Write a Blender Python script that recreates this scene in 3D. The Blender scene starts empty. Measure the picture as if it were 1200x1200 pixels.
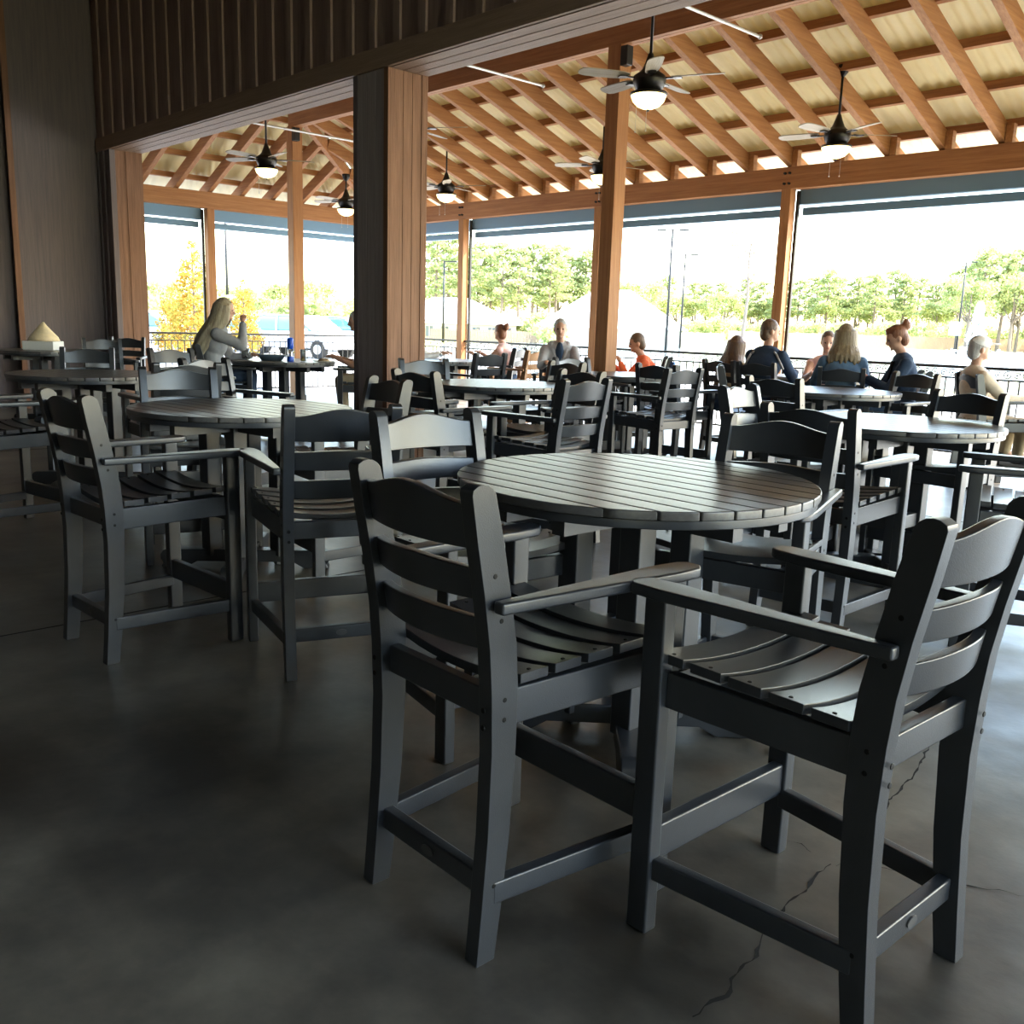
import bpy, bmesh, math, random
import numpy as np
from mathutils import Vector, Matrix, noise
random.seed(7); rng=np.random.default_rng(7)
D=bpy.data; S=bpy.context.scene; C=S.collection
R=math.radians; PI=math.pi
# ------------------------------------------------------------------ materials
def mat(name,col,rough=.6,metal=0,var=None,scale=8,stretch=(1,1,1),bump=0,bscale=60,spec=.5,trans=0,coat=0,emit=None,es=0,sub=0):
    m=D.materials.new(name); m.use_nodes=True; nt=m.node_tree; N=nt.nodes; L=nt.links
    b=N['Principled BSDF']; b.inputs['Base Color'].default_value=(*col,1); b.inputs['Roughness'].default_value=rough
    b.inputs['Metallic'].default_value=metal; b.inputs['Specular IOR Level'].default_value=spec
    if trans: b.inputs['Transmission Weight'].default_value=trans
    if coat: b.inputs['Coat Weight'].default_value=coat
    if emit: b.inputs['Emission Color'].default_value=(*emit,1); b.inputs['Emission Strength'].default_value=es
    tc=N.new('ShaderNodeTexCoord'); mp=N.new('ShaderNodeMapping'); mp.inputs['Scale'].default_value=stretch
    L.new(tc.outputs['Object'],mp.inputs[0])
    if var:
        n=N.new('ShaderNodeTexNoise'); n.inputs['Scale'].default_value=scale; n.inputs['Detail'].default_value=6; n.inputs['Roughness'].default_value=.65
        L.new(mp.outputs[0],n.inputs['Vector'])
        r=N.new('ShaderNodeValToRGB'); r.color_ramp.elements[0].position=.32; r.color_ramp.elements[1].position=.7
        r.color_ramp.elements[0].color=(*col,1); r.color_ramp.elements[1].color=(*var,1)
        L.new(n.outputs['Fac'],r.inputs[0]); L.new(r.outputs[0],b.inputs['Base Color'])
    if bump:
        n2=N.new('ShaderNodeTexNoise'); n2.inputs['Scale'].default_value=bscale; n2.inputs['Detail'].default_value=5
        L.new(mp.outputs[0],n2.inputs['Vector'])
        bp=N.new('ShaderNodeBump'); bp.inputs['Strength'].default_value=bump; bp.inputs['Distance'].default_value=.01
        L.new(n2.outputs['Fac'],bp.inputs['Height']); L.new(bp.outputs[0],b.inputs['Normal'])
    return m
def wood(name,c1,c2,axis,rough=.6,bump=.35,spec=.35):
    st={'x':(.6,14,14),'y':(14,.6,14),'z':(14,14,.6)}[axis]
    return mat(name,c1,rough,0,c2,2.2,st,bump,9,spec)
def leafmat(name,c1,c2):
    m=D.materials.new(name); m.use_nodes=True; nt=m.node_tree; N=nt.nodes; L=nt.links
    N.remove(N['Principled BSDF']); out=N['Material Output']
    n=N.new('ShaderNodeTexNoise'); n.inputs['Scale'].default_value=3; tc=N.new('ShaderNodeTexCoord'); L.new(tc.outputs['Object'],n.inputs['Vector'])
    r=N.new('ShaderNodeValToRGB'); r.color_ramp.elements[0].color=(*c1,1); r.color_ramp.elements[1].color=(*c2,1); r.color_ramp.elements[0].position=.35; r.color_ramp.elements[1].position=.65
    L.new(n.outputs['Fac'],r.inputs[0]); d=N.new('ShaderNodeBsdfDiffuse'); t=N.new('ShaderNodeBsdfTranslucent'); mx=N.new('ShaderNodeMixShader'); mx.inputs[0].default_value=.4
    L.new(r.outputs[0],d.inputs[0]); L.new(r.outputs[0],t.inputs[0]); L.new(d.outputs[0],mx.inputs[1]); L.new(t.outputs[0],mx.inputs[2]); L.new(mx.outputs[0],out.inputs[0])
    return m
M={}
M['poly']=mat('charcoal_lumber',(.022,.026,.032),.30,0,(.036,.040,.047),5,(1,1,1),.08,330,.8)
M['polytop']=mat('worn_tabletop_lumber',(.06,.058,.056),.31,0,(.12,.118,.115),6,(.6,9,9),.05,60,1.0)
M['screw']=mat('dark_screw',(.012,.012,.012),.4,.6)
M['plate']=mat('grey_name_plate',(.12,.12,.12),.35,.5)
M['bx']=wood('warm_timber_x',(.28,.115,.045),(.44,.21,.085),'x')
M['by']=wood('warm_timber_y',(.29,.12,.042),(.45,.22,.085),'y')
M['bz']=wood('warm_timber_z',(.29,.12,.042),(.43,.205,.08),'z')
M['dx']=wood('stained_board_x',(.27,.18,.13),(.37,.25,.18),'x')
M['dz']=wood('stained_board_z',(.23,.155,.135),(.33,.23,.19),'z')  # board tone lifted to stand in for veiling haze
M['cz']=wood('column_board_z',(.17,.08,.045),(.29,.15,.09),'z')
M['lz']=wood('dark_wall_board_z',(.13,.11,.12),(.19,.15,.15),'z')  # dark boards, brightened in colour in place of a haze veil
M['fz']=wood('grey_brown_board_z',(.30,.25,.25),(.40,.34,.33),'z')  # lighter tone painted on the column's room side, where fill light is weak
M['plaster']=mat('dark_interior_paint',(.05,.05,.055),.9)
M['screen']=mat('blue_grey_shade_box',(.15,.27,.40),.5,.2)
M['iron']=mat('black_iron_rail',(.03,.03,.03),.45,.5)
M['bronze']=mat('dark_bronze',(.025,.022,.02),.35,.7)
M['blade']=wood('weathered_blade',(.33,.29,.23),(.45,.40,.33),'x',.55)
M['bowl']=mat('lit_alabaster_bowl',(.9,.8,.5),.4,emit=(1,.74,.27),es=1.6)
M['galv']=mat('galvanised_pipe',(.5,.5,.48),.4,.6)
M['concrete_out']=mat('pale_paving',(.55,.53,.48),.8,0,(.66,.64,.58),1.5)
M['grass']=mat('dry_grass',(.30,.32,.10),.95,0,(.45,.40,.17),.25)
M['asphalt']=mat('sun_bleached_asphalt',(.36,.35,.34),.9,0,(.44,.43,.42),.6)
M['water']=mat('pond_water',(.28,.33,.33),.12,0,bump=.25,bscale=1.2,spec=.8)
M['spray']=mat('white_spray',(.9,.92,.93),.6)
M['fence']=mat('weathered_fence_board',(.42,.27,.17),.85,0,(.55,.38,.25),4,(1,1,6))
M['roofw']=mat('white_roof_sheet',(.85,.85,.84),.6)
M['wallw']=mat('cream_wall_paint',(.62,.58,.48),.8)
M['glassd']=mat('dark_window_glass',(.16,.18,.19),.1,.1)
M['bark']=mat('grey_bark',(.16,.12,.09),.9,0,(.25,.2,.16),5,(1,1,.3))
M['leafA']=leafmat('pine_needles',(.26,.32,.13),(.46,.49,.23))  # needle colours lightened to stand in for distant haze
M['leafB']=leafmat('broad_green_leaves',(.32,.38,.15),(.52,.54,.25))  # leaves paled, haze put into their colour
M['leafC']=leafmat('orange_gold_leaves',(.36,.36,.08),(.46,.22,.04))
M['skin']=mat('skin',(.58,.33,.23),.5,sub=.1); M['skin2']=mat('tanned_skin',(.50,.25,.16),.5)
M['eye']=mat('eye',(.03,.02,.02),.2); M['lip']=mat('lips',(.42,.15,.12),.5)
def cloth(n,c): return mat(n,c,.85,0,tuple(min(1,v*1.25+.005) for v in c),12,(1,1,1),.5,25,.2)
def hairm(n,c,c2): return mat(n,c,.5,0,c2,4,(9,9,1),.8,14,.4)
M['roofin']=mat('cream_metal_underside',(.60,.53,.31),.55,0,(.70,.63,.40),1.2)
# slight light passes the cream sheet
def roofmat():
    m=M['roofin']; nt=m.node_tree; N=nt.nodes; L=nt.links; b=N['Principled BSDF']; o=N['Material Output']
    t=N.new('ShaderNodeBsdfTranslucent'); t.inputs[0].default_value=(.85,.68,.34,1); mx=N.new('ShaderNodeMixShader'); mx.inputs[0].default_value=.10
    L.new(b.outputs[0],mx.inputs[1]); L.new(t.outputs[0],mx.inputs[2]); L.new(mx.outputs[0],o.inputs[0])
roofmat()
def floormat():
    m=D.materials.new('stained_concrete'); m.use_nodes=True; nt=m.node_tree; N=nt.nodes; L=nt.links; b=N['Principled BSDF']
    tc=N.new('ShaderNodeTexCoord')
    def nz(s,d=6,r=.6):
        n=N.new('ShaderNodeTexNoise'); n.inputs['Scale'].default_value=s; n.inputs['Detail'].default_value=d; n.inputs['Roughness'].default_value=r; L.new(tc.outputs['Object'],n.inputs['Vector']); return n
    a=nz(.9); c=nz(5); r1=N.new('ShaderNodeValToRGB'); r1.color_ramp.elements[0].color=(.052,.046,.038,1); r1.color_ramp.elements[1].color=(.22,.20,.165,1); r1.color_ramp.elements[0].position=.38; r1.color_ramp.elements[1].position=.64
    L.new(a.outputs['Fac'],r1.inputs[0])
    r2=N.new('ShaderNodeValToRGB'); r2.color_ramp.elements[0].color=(.62,.62,.62,1); r2.color_ramp.elements[1].color=(1.15,1.12,1.08,1); r2.color_ramp.elements[0].position=.3; r2.color_ramp.elements[1].position=.65
    L.new(c.outputs['Fac'],r2.inputs[0])
    mx=N.new('ShaderNodeMix'); mx.data_type='RGBA'; mx.blend_type='MULTIPLY'; mx.inputs[0].default_value=1; L.new(r1.outputs[0],mx.inputs[6]); L.new(r2.outputs[0],mx.inputs[7]); L.new(mx.outputs[2],b.inputs['Base Color'])
    rr=N.new('ShaderNodeMapRange'); rr.inputs[3].default_value=.22; rr.inputs[4].default_value=.5; L.new(c.outputs['Fac'],rr.inputs[0]); L.new(rr.outputs[0],b.inputs['Roughness'])
    n3=nz(2.2,8,.55); bp=N.new('ShaderNodeBump'); bp.inputs['Strength'].default_value=.28; bp.inputs['Distance'].default_value=.02; L.new(n3.outputs['Fac'],bp.inputs['Height']); L.new(bp.outputs[0],b.inputs['Normal'])
    b.inputs['Specular IOR Level'].default_value=.8
    return m
M['floor']=floormat()
# ------------------------------------------------------------------ helpers
def tag(o,label=None,cat=None,group=None,kind=None):
    if label: o['label']=label
    if cat: o['category']=cat
    if group: o['group']=group
    if kind: o['kind']=kind
    return o
def empty(name,loc=(0,0,0),rz=0,label=None,cat=None,group=None):
    o=D.objects.new(name,None); C.objects.link(o); o.location=loc; o.rotation_euler=(0,0,rz); o.empty_display_size=.1
    return tag(o,label,cat,group)
def obj(name,bm,m,parent=None,smooth=False,loc=None,bevel=0,kind=None):
    me=D.meshes.new(name)
    if isinstance(bm,tuple): me.from_pydata(*bm)
    else: bm.normal_update(); bm.to_mesh(me); bm.free()
    for x in (m if isinstance(m,(list,tuple)) else [m]): me.materials.append(x)
    if smooth: me.shade_smooth()
    o=D.objects.new(name,me); C.objects.link(o); o.parent=parent
    if loc: o.location=loc
    if bevel:
        b=o.modifiers.new('bevel','BEVEL'); b.width=bevel; b.segments=2; b.limit_method='ANGLE'; b.angle_limit=R(40); me.shade_smooth()
        o.modifiers.new('wn','WEIGHTED_NORMAL').keep_sharp=True
    if kind: o['kind']=kind
    return o
def BM(): return bmesh.new()
def box(bm,x0,x1,y0,y1,z0,z1,mi=0):
    v=[bm.verts.new((x,y,z)) for z in (z0,z1) for y in (y0,y1) for x in (x0,x1)]
    for f in ((0,2,3,1),(4,5,7,6),(0,1,5,4),(2,6,7,3),(0,4,6,2),(1,3,7,5)):
        bm.faces.new([v[i] for i in f]).material_index=mi
    return v
def boxM(bm,Mx,sx,sy,sz):
    v=box(bm,-sx/2,sx/2,-sy/2,sy/2,-sz/2,sz/2)
    for q in v: q.co=Mx@q.co
def bar(bm,a,b,w,h,up=(0,0,1)):
    a=Vector(a);b=Vector(b); d=(b-a); L=d.length; d.normalize(); s=d.cross(Vector(up)).normalized(); u=s.cross(d)
    Mx=Matrix(((d.x,s.x,u.x,(a.x+b.x)/2),(d.y,s.y,u.y,(a.y+b.y)/2),(d.z,s.z,u.z,(a.z+b.z)/2),(0,0,0,1)))
    boxM(bm,Mx,L,w,h)
def prism(bm,poly,n0,n1,axis='x'):
    """poly in the two other axes, extruded from n0 to n1 along axis"""
    def P(p,n): return {'x':(n,p[0],p[1]),'y':(p[0],n,p[1]),'z':(p[0],p[1],n)}[axis]
    a=[bm.verts.new(P(p,n0)) for p in poly]; b=[bm.verts.new(P(p,n1)) for p in poly]; k=len(poly)
    bm.faces.new(a[::-1]); bm.faces.new(b)
    for i in range(k): bm.faces.new((a[i],a[(i+1)%k],b[(i+1)%k],b[i]))
    bmesh.ops.recalc_face_normals(bm,faces=bm.faces)
def cone(bm,a,b,ra,rb,seg=12):
    a=Vector(a);b=Vector(b); d=b-a; q=Vector((0,0,1)).rotation_difference(d.normalized()) if d.length>1e-6 else Matrix.Identity(3).to_quaternion()
    r=bmesh.ops.create_cone(bm,cap_ends=True,cap_tris=False,segments=seg,radius1=ra,radius2=rb,depth=d.length)
    for v in r['verts']: v.co=q@v.co+(a+b)/2
def ball(bm,c,r,sub=2,rot=None):
    if not hasattr(r,'__len__'): r=(r,r,r)
    q=bmesh.ops.create_icosphere(bm,subdivisions=sub,radius=1)
    for v in q['verts']:
        p=Vector((v.co.x*r[0],v.co.y*r[1],v.co.z*r[2]))
        if rot is not None: p=rot@p
        v.co=p+Vector(c)
def lathe(bm,prof,seg=24,c=(0,0,0)):
    rings=[[bm.verts.new((c[0]+r*math.cos(2*PI*i/seg),c[1]+r*math.sin(2*PI*i/seg),c[2]+z)) for i in range(seg)] for r,z in prof]
    for a,b in zip(rings,rings[1:]):
        for i in range(seg): bm.faces.new((a[i],a[(i+1)%seg],b[(i+1)%seg],b[i]))
    bm.faces.new(rings[0][::-1]); bm.faces.new(rings[-1]); bmesh.ops.recalc_face_normals(bm,faces=bm.faces)
def tube(bm,pts,r,seg=6):
    pts=[Vector(p) for p in pts]; prev=None
    for i,p in enumerate(pts):
        d=(pts[min(i+1,len(pts)-1)]-pts[max(i-1,0)]).normalized(); s=d.orthogonal().normalized() if abs(d.z)>.98 else d.cross(Vector((0,0,1))).normalized(); u=s.cross(d)
        rr=r[i] if hasattr(r,'__len__') else r
        ring=[bm.verts.new(p+rr*(math.cos(2*PI*k/seg)*s+math.sin(2*PI*k/seg)*u)) for k in range(seg)]
        if prev:
            for k in range(seg): bm.faces.new((prev[k],prev[(k+1)%seg],ring[(k+1)%seg],ring[k]))
        else: bm.faces.new(ring[::-1])
        prev=ring
    bm.faces.new(prev); bmesh.ops.recalc_face_normals(bm,faces=bm.faces)
def copy_tree(o,parent=None):
    c=o.copy(); C.objects.link(c); c.parent=parent
    for ch in list(o.children): copy_tree(ch,c)
    return c
def kindname(o,k='structure'): o['kind']=k; return o
# ------------------------------------------------------------------ camera
cam=D.cameras.new('camera'); co=D.objects.new('camera',cam); C.objects.link(co)
Rt=((0.6817870437861187,0.7309156022431867,0.030476373190796737),(0.16283314502100024,-0.1110098535221909,-0.9803887898704022),(-0.7131982850567962,0.6733789385022829,-0.19470236612220115))
co.matrix_world=Matrix(((Rt[0][0],-Rt[1][0],-Rt[2][0],0),(Rt[0][1],-Rt[1][1],-Rt[2][1],0),(Rt[0][2],-Rt[1][2],-Rt[2][2],1.41),(0,0,0,1)))
cam.sensor_width=36; cam.lens=36*1105.1/1200; cam.clip_start=.05; cam.clip_end=1000
S.camera=co
# ------------------------------------------------------------------ setting dims
YR=11.55; XL=-16.57; YW=5.4; YM=8.33; ZB=3.27; ZT=3.55; SL=.36
bm=BM(); box(bm,-17.0,9,-5,12.0,-.15,0); floor=obj('floor',bm,M['floor']); kindname(floor)
# cracks in the slab: thin jagged dark grooves
def crack(pts,w,seed):
    r=random.Random(seed); P=[]
    for (x0,y0),(x1,y1) in zip(pts,pts[1:]):
        n=max(3,int(math.hypot(x1-x0,y1-y0)/.02))
        for i in range(n):
            t=i/n; P.append((x0+(x1-x0)*t,y0+(y1-y0)*t))
    P.append(pts[-1]); vs=[];fs=[]
    ox=oy=0
    for i,(x,y) in enumerate(P):
        ox=ox*.8+r.uniform(-.008,.008); oy=oy*.8+r.uniform(-.008,.008)
        ww=w*.8*r.uniform(.2,1.7)*(1 if 2<i<len(P)-3 else .3)
        j=min(i+1,len(P)-1); k=max(i-1,0); dx,dy=P[j][0]-P[k][0],P[j][1]-P[k][1]; l=math.hypot(dx,dy) or 1
        vs+=[(x+ox-dy/l*ww,y+oy+dx/l*ww,.0012),(x+ox+dy/l*ww,y+oy-dx/l*ww,.0012)]
        if i: fs.append((2*i-2,2*i-1,2*i+1,2*i))
    o=obj('crack',(vs,[],fs),M['crack'],floor); return o
M['crack']=mat('crack_dirt',(.012,.011,.010),.95)
CR=[([(-1.238, 3.238), (-1.183, 2.968), (-1.137, 2.673), (-1.117, 2.54)], 0.0035), ([(-1.074, 2.245), (-1.07, 2.127), (-1.053, 1.993), (-1.044, 1.856)], 0.005), ([(-1.044, 1.856), (-1.011, 1.775), (-0.981, 1.612), (-0.982, 1.474)], 0.005), ([(-1.233, 2.263), (-1.176, 2.268), (-1.14, 2.25)], 0.0025), ([(-1.026, 2.32), (-0.931, 2.37), (-0.822, 2.436), (-0.676, 2.503)], 0.003), ([(-1.117, 2.54), (-1.092, 2.389), (-1.074, 2.245)], 0.004), ([(-1.384, 3.988), (-1.238, 3.238)], 0.003), ([(-1.902, 2.341), (-1.838, 2.318)], 0.003), ([(-5.058, 4.689), (-4.741, 4.823), (-4.211, 4.792)], 0.003)]
for i,(pts,w) in enumerate(CR): crack(pts,w,i)
bm=BM(); box(bm,-16.4,8,7.55,7.56,0,.0015); box(bm,-4.4,-4.39,-4.9,11.9,0,.0015); box(bm,-10.4,-10.39,-4.9,11.9,0,.0015); obj('control_joint',bm,M['crack'],floor)
# ---- inner wall with the two wide openings (front face y=YW)
WT=.46; ZS=3.683; ZF=3.866
bm=BM(); box(bm,-15.4,9,YW+.03,YW+WT,ZS+.02,7); w=obj('wall_front',bm,M['dz']); kindname(w)
bm=BM(); x=-14.6
while x<8.9: box(bm,x,x+.10,YW,YW+.03,ZF,7); x+=.375
obj('batten',bm,M['dz'],w,bevel=.004)
bm=BM(); box(bm,-14.75,9,YW-.015,YW+.028,ZS,ZF); obj('fascia_board',bm,M['dx'],w,bevel=.005)
bm=BM(); box(bm,-14.26,9,YW+.03,YW+WT,ZS-.005,ZS+.02)
box(bm,-14.26,9,YW+.17,YW+.175,ZS-.008,ZS); box(bm,-14.26,9,YW+.31,YW+.315,ZS-.008,ZS)
obj('soffit_board',bm,M['dx'],w)
def column(x0,x1,name,label):
    e=empty(name,((x0+x1)/2,YW+WT/2,0),0,label,'column'); cx=(x0+x1)/2; cy=YW+WT/2; hx=(x1-x0)/2; hy=WT/2; z1=ZS-.005
    bm=BM(); box(bm,-hx+.02,hx-.02,-hy+.02,hy-.02,0,z1); obj('core',bm,M['lz'],e)
    bm=BM()   # boards on the room-side face
    n=3; wv=(2*hx-.14)/n
    for i in range(n): box(bm,-hx+.07+i*wv+.003,-hx+.07+(i+1)*wv-.003,-hy+.005,-hy+.02,0,z1)
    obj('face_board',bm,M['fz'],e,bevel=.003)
    bm=BM()
    n=3; wv=(2*hy-.14)/n
    for sx in (-1,1):
        for i in range(n): box(bm,min(sx*(hx-.02),sx*(hx-.006)),max(sx*(hx-.02),sx*(hx-.006)),-hy+.07+i*wv+.002,-hy+.07+(i+1)*wv-.002,0,z1)
    obj('side_board',bm,M['cz'],e,bevel=.003)
    for sx in (-1,1):
        for sy in (-1,1):
            bm=BM(); box(bm,min(sx*hx,sx*(hx-.07)),max(sx*hx,sx*(hx-.07)),min(sy*hy,sy*(hy-.022)),max(sy*hy,sy*(hy-.022)),0,z1)
            box(bm,min(sx*hx,sx*(hx-.022)),max(sx*hx,sx*(hx-.022)),min(sy*(hy-.022),sy*(hy-.07)),max(sy*(hy-.022),sy*(hy-.07)),0,z1)
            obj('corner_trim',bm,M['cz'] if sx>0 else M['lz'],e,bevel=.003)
    return e
column(-8.11,-7.54,'clad_column','wide board clad column between the two openings, lit orange on its right face')
# left end of the opening wall (jamb)
bm=BM(); box(bm,-15.2,-14.285,YW+.02,YW+WT,0,ZS); j=obj('wall_end',bm,M['lz']); kindname(j)
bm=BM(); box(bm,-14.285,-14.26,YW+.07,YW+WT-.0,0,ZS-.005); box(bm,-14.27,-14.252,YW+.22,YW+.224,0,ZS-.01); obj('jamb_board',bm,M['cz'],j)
bm=BM(); box(bm,-14.33,-14.25,YW-.01,YW+.07,0,ZS-.005); obj('corner_trim',bm,M['lz'],j,bevel=.004)
bm=BM(); box(bm,-14.75,-14.70,YW-.005,YW+.02,0,ZS); box(bm,-14.56,-14.50,YW-.005,YW+.02,0,ZS); obj('batten',bm,M['lz'],j,bevel=.003)
bm=BM(); box(bm,-15.0,-14.8,4.27,YW+.03,0,7); box(bm,-15.2,-14.95,-5,4.27,0,7); w=obj('wall_left',bm,M['lz']); kindname(w)
bm=BM(); box(bm,-14.8,-14.765,4.2,4.28,0,7); o=obj('trim_1',bm,M['cz'],None,bevel=.004); kindname(o)
bm=BM(); y=-4.9
while y<4.1: box(bm,-14.95,-14.925,y,y+.06,0,7); y+=.42
obj('batten',bm,M['lz'],w)
bm=BM(); box(bm,-15.2,-9,-5.2,-5,0,7); box(bm,-9,3.5,-5.2,-5,0,7); box(bm,3.5,5.3,-5.2,-5,2.3,7); box(bm,5.3,9,-5.2,-5,0,7); kindname(obj('wall_back',bm,M['plaster']))  # unseen wall; its doorway gap is added to let fill light in
bm=BM(); box(bm,8.8,9,-5.2,.4,0,7); kindname(obj('wall_right',bm,M['plaster']))  # unseen wall, its length shaped to limit light from the right
bm=BM(); box(bm,-15.4,9,-5.2,YW+.05,6.6,6.8); kindname(obj('ceiling_inner',bm,M['plaster']))
# ------------------------------------------------------------------ porch roof
def zraf(y): return ZT+SL*(YR-y)          # rafter underside, right slope
HX,HY=-14.2,YM                            # where the hip lands
ZH=4.62; SLX=(ZH-ZT)/(HX-XL)
def zrafL(x): return ZT+SLX*(x-XL)
RD=.19
bm=BM()
# sheet: right slope
def sheet(bm,P,nu,nv,wave,amp,along):
    # P: 4 corners bilinear, corrugation along 'u' direction
    a,b,c,d=[Vector(p) for p in P]; g=[]
    for i in range(nu+1):
        u=i/nu; row=[]
        for k in range(nv+1):
            v=k/nv; p=(a*(1-u)+b*u)*(1-v)+(d*(1-u)+c*u)*v
            s=p.x if along=='x' else p.y
            row.append(bm.verts.new((p.x,p.y,p.z+amp*math.sin(2*PI*s/wave))))
        g.append(row)
    for i in range(nu):
        for k in range(nv): bm.faces.new((g[i][k],g[i+1][k],g[i+1][k+1],g[i][k+1]))
zo=RD/math.cos(math.atan(SL))+.11
YE=12.15
sheet(bm,((HX,YW+WT,zraf(YW+WT)+zo),(9,YW+WT,zraf(YW+WT)+zo),(9,YE,zraf(YE)+zo),(HX,YE,zraf(YE)+zo)),1400,1,.13,.011,'x')
ex=XL-.6
sheet(bm,((ex-.0,YE,zraf(YE)+zo),(HX,YE,zraf(YE)+zo),(HX,HY,zraf(HY)+zo),(HX-.001,HY,zraf(HY)+zo)),160,6,.13,.011,'x')
sheet(bm,((ex,YE,zraf(YE)+zo),(ex,YW+.1,zrafL(ex)+zo),(HX+1.3,YW+.1,zrafL(HX+1.3)+zo),(HX,HY,zraf(HY)+zo)),420,6,.13,.011,'y')
roof=obj('ceiling',bm,M['roofin'],smooth=True); kindname(roof)
sol=roof.modifiers.new('thick','SOLIDIFY'); sol.thickness=.004
def hipx(y): return XL+(YR-y)*(HX-XL)/(YR-HY)     # x of hip line at y
def raf(bm,a,b): # a low end point (underside), b high end
    a=Vector(a);b=Vector(b); d=(b-a).normalized(); s=d.cross(Vector((0,0,1))).normalized(); u=s.cross(d)
    if u.z<0: u=-u
    bar(bm,a+u*RD/2,b+u*RD/2,.085,RD,u)
XR=[-4.44-.66*k for k in range(-18,15)]+[-14.35,-15.0,-15.65]
for x in XR:
    if x<HX: yt=YR-(x-XL)*(YR-HY)/(HX-XL); yt=max(HY,yt)
    else: yt=YW+WT
    if x>8.9: continue
    bm=BM(); raf(bm,(x,12.1,zraf(12.1)),(x,yt,zraf(yt))); obj('rafter',bm,M['by'],roof,bevel=.004)
    bm=BM(); box(bm,x+.05,x+.13,YR-.09,YR-.0,ZT,ZT+.2); obj('rafter_block',bm,M['by'],roof)
y=11.1
while y>YW+.5:
    xt=min(hipx(y),HX+1.2) if y>HY else HX+1.2
    bm=BM(); raf(bm,(XL-.5,y,zrafL(XL-.5)),(xt,y,zrafL(xt))); obj('rafter',bm,M['bx'],roof,bevel=.004); y-=.62
bm=BM(); raf(bm,(XL-.4,YR+.5,ZT-.2),(HX,HY,ZH+.02)); obj('hip_rafter',bm,M['bx'],roof,bevel=.004)
# purlins over the rafters
for k in range(9):
    y=11.62-.72*k
    if y<YW+.5: break
    z=zraf(y)+zo-.105
    x0=hipx(y) if y>HY else HX
    bm=BM(); box(bm,x0,8.9,y-.045,y+.045,z,z+.088); obj('purlin',bm,M['bx'],roof)
for k in range(5):
    x=XL-.05+.62*k
    y1=YR-(x-XL)*(YR-HY)/(HX-XL); y1=max(y1,HY)
    z=zrafL(x)+zo-.105
    bm=BM(); box(bm,x-.045,x+.045,YW+.1,y1,z,z+.088); obj('purlin',bm,M['by'],roof)
def beam(name,x0,x1,y0,y1,z0,z1,m,label):
    e=empty(name,((x0+x1)/2,(y0+y1)/2,z0),0,label,'beam'); cx,cy=(x0+x1)/2,(y0+y1)/2
    bm=BM()
    if abs(x1-x0)>abs(y1-y0):
        box(bm,x0-cx,x1-cx,y0-cy,(y0+y1)/2-cy-.002,0,z1-z0); obj('ply',bm,m,e,bevel=.004)
        bm=BM(); box(bm,x0-cx,x1-cx,(y0+y1)/2-cy+.002,y1-cy,0,z1-z0); obj('ply',bm,m,e,bevel=.004)
    else:
        box(bm,x0-cx,-.002,y0-cy,y1-cy,0,z1-z0); obj('ply',bm,m,e,bevel=.004)
        bm=BM(); box(bm,.002,x1-cx,y0-cy,y1-cy,0,z1-z0); obj('ply',bm,m,e,bevel=.004)
    return e
beam('eave_beam',XL-.07,8.9,YR-.07,YR+.09,ZB,ZT,M['bx'],'long orange timber beam on the posts along the right side of the porch')
beam('eave_beam',XL-.07,XL+.09,YW-.4,YR-.072,ZB,ZT,M['by'],'timber beam on the posts along the left side of the porch above the parked cars')
beam('ridge_beam',HX-.07,8.9,YM-.07,YM+.07,4.41,4.72,M['bx'],'high inner beam with a sunlit lower edge that the rafters pass over')
def post(x,y,w,z1,label,bolts=True):
    e=empty('timber_post',(x,y,0),0,label,'post')
    bm=BM(); box(bm,-w/2,w/2,-w/2,w/2,0,z1); obj('shaft',bm,M['bz'],e,bevel=.006)
    bm=BM(); box(bm,-w/2-.012,w/2+.012,-w/2-.012,w/2+.012,0,.14); obj('base_bracket',bm,M['iron'],e)
    if bolts:
        for dx in (-.03,.04):
            for dz in (.07,.20):
                bm=BM(); cone(bm,(dx,-w/2-.03,z1+dz),(dx,-w/2+.01,z1+dz),.016,.016,8); obj('bolt',bm,M['iron'],e)
PX=[(-13.75,'slim post in front of the white pavilion roofs, right of the clad column'),(-10.42,'slim post standing just left of the tall inner post, sunlit yellow on its edge'),(-7.09,'orange post on the right side behind the man in the navy jacket'),(-3.75,None),(-.4,None),(2.9,None)]
for x,l in PX:
    if l: post(x,YR,.14,ZB,l)
post(XL,YR,.14,ZB,'corner post hidden mostly behind the clad column')
post(-7.335,YM,.185,4.41,'tall thick inner post rising in front of the roof, right of centre',False)
post(HX,YM,.185,4.41,'tall inner post at the roof corner behind the blonde woman and the blue bottle',False)
post(XL,7.98,.14,ZB,'slim post beside the golden tree on the left side of the porch')
bm=BM(); box(bm,.0,.1,-.06,.06,0,.15); 
for (x,y) in ((-7.335,YM),(HX,YM)):
    o=obj('speaker_box' ,(lambda b:(box(b,-.05,.05,-.05,.05,-.1,.1),b)[1])(BM()),M['iron'],None,loc=(x+.15,y-.06,4.28),bevel=.01)
    tag(o,'small black box mounted high on the '+('tall inner post right of centre' if x>-10 else 'inner corner post behind the blonde woman'),'speaker')
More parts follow.
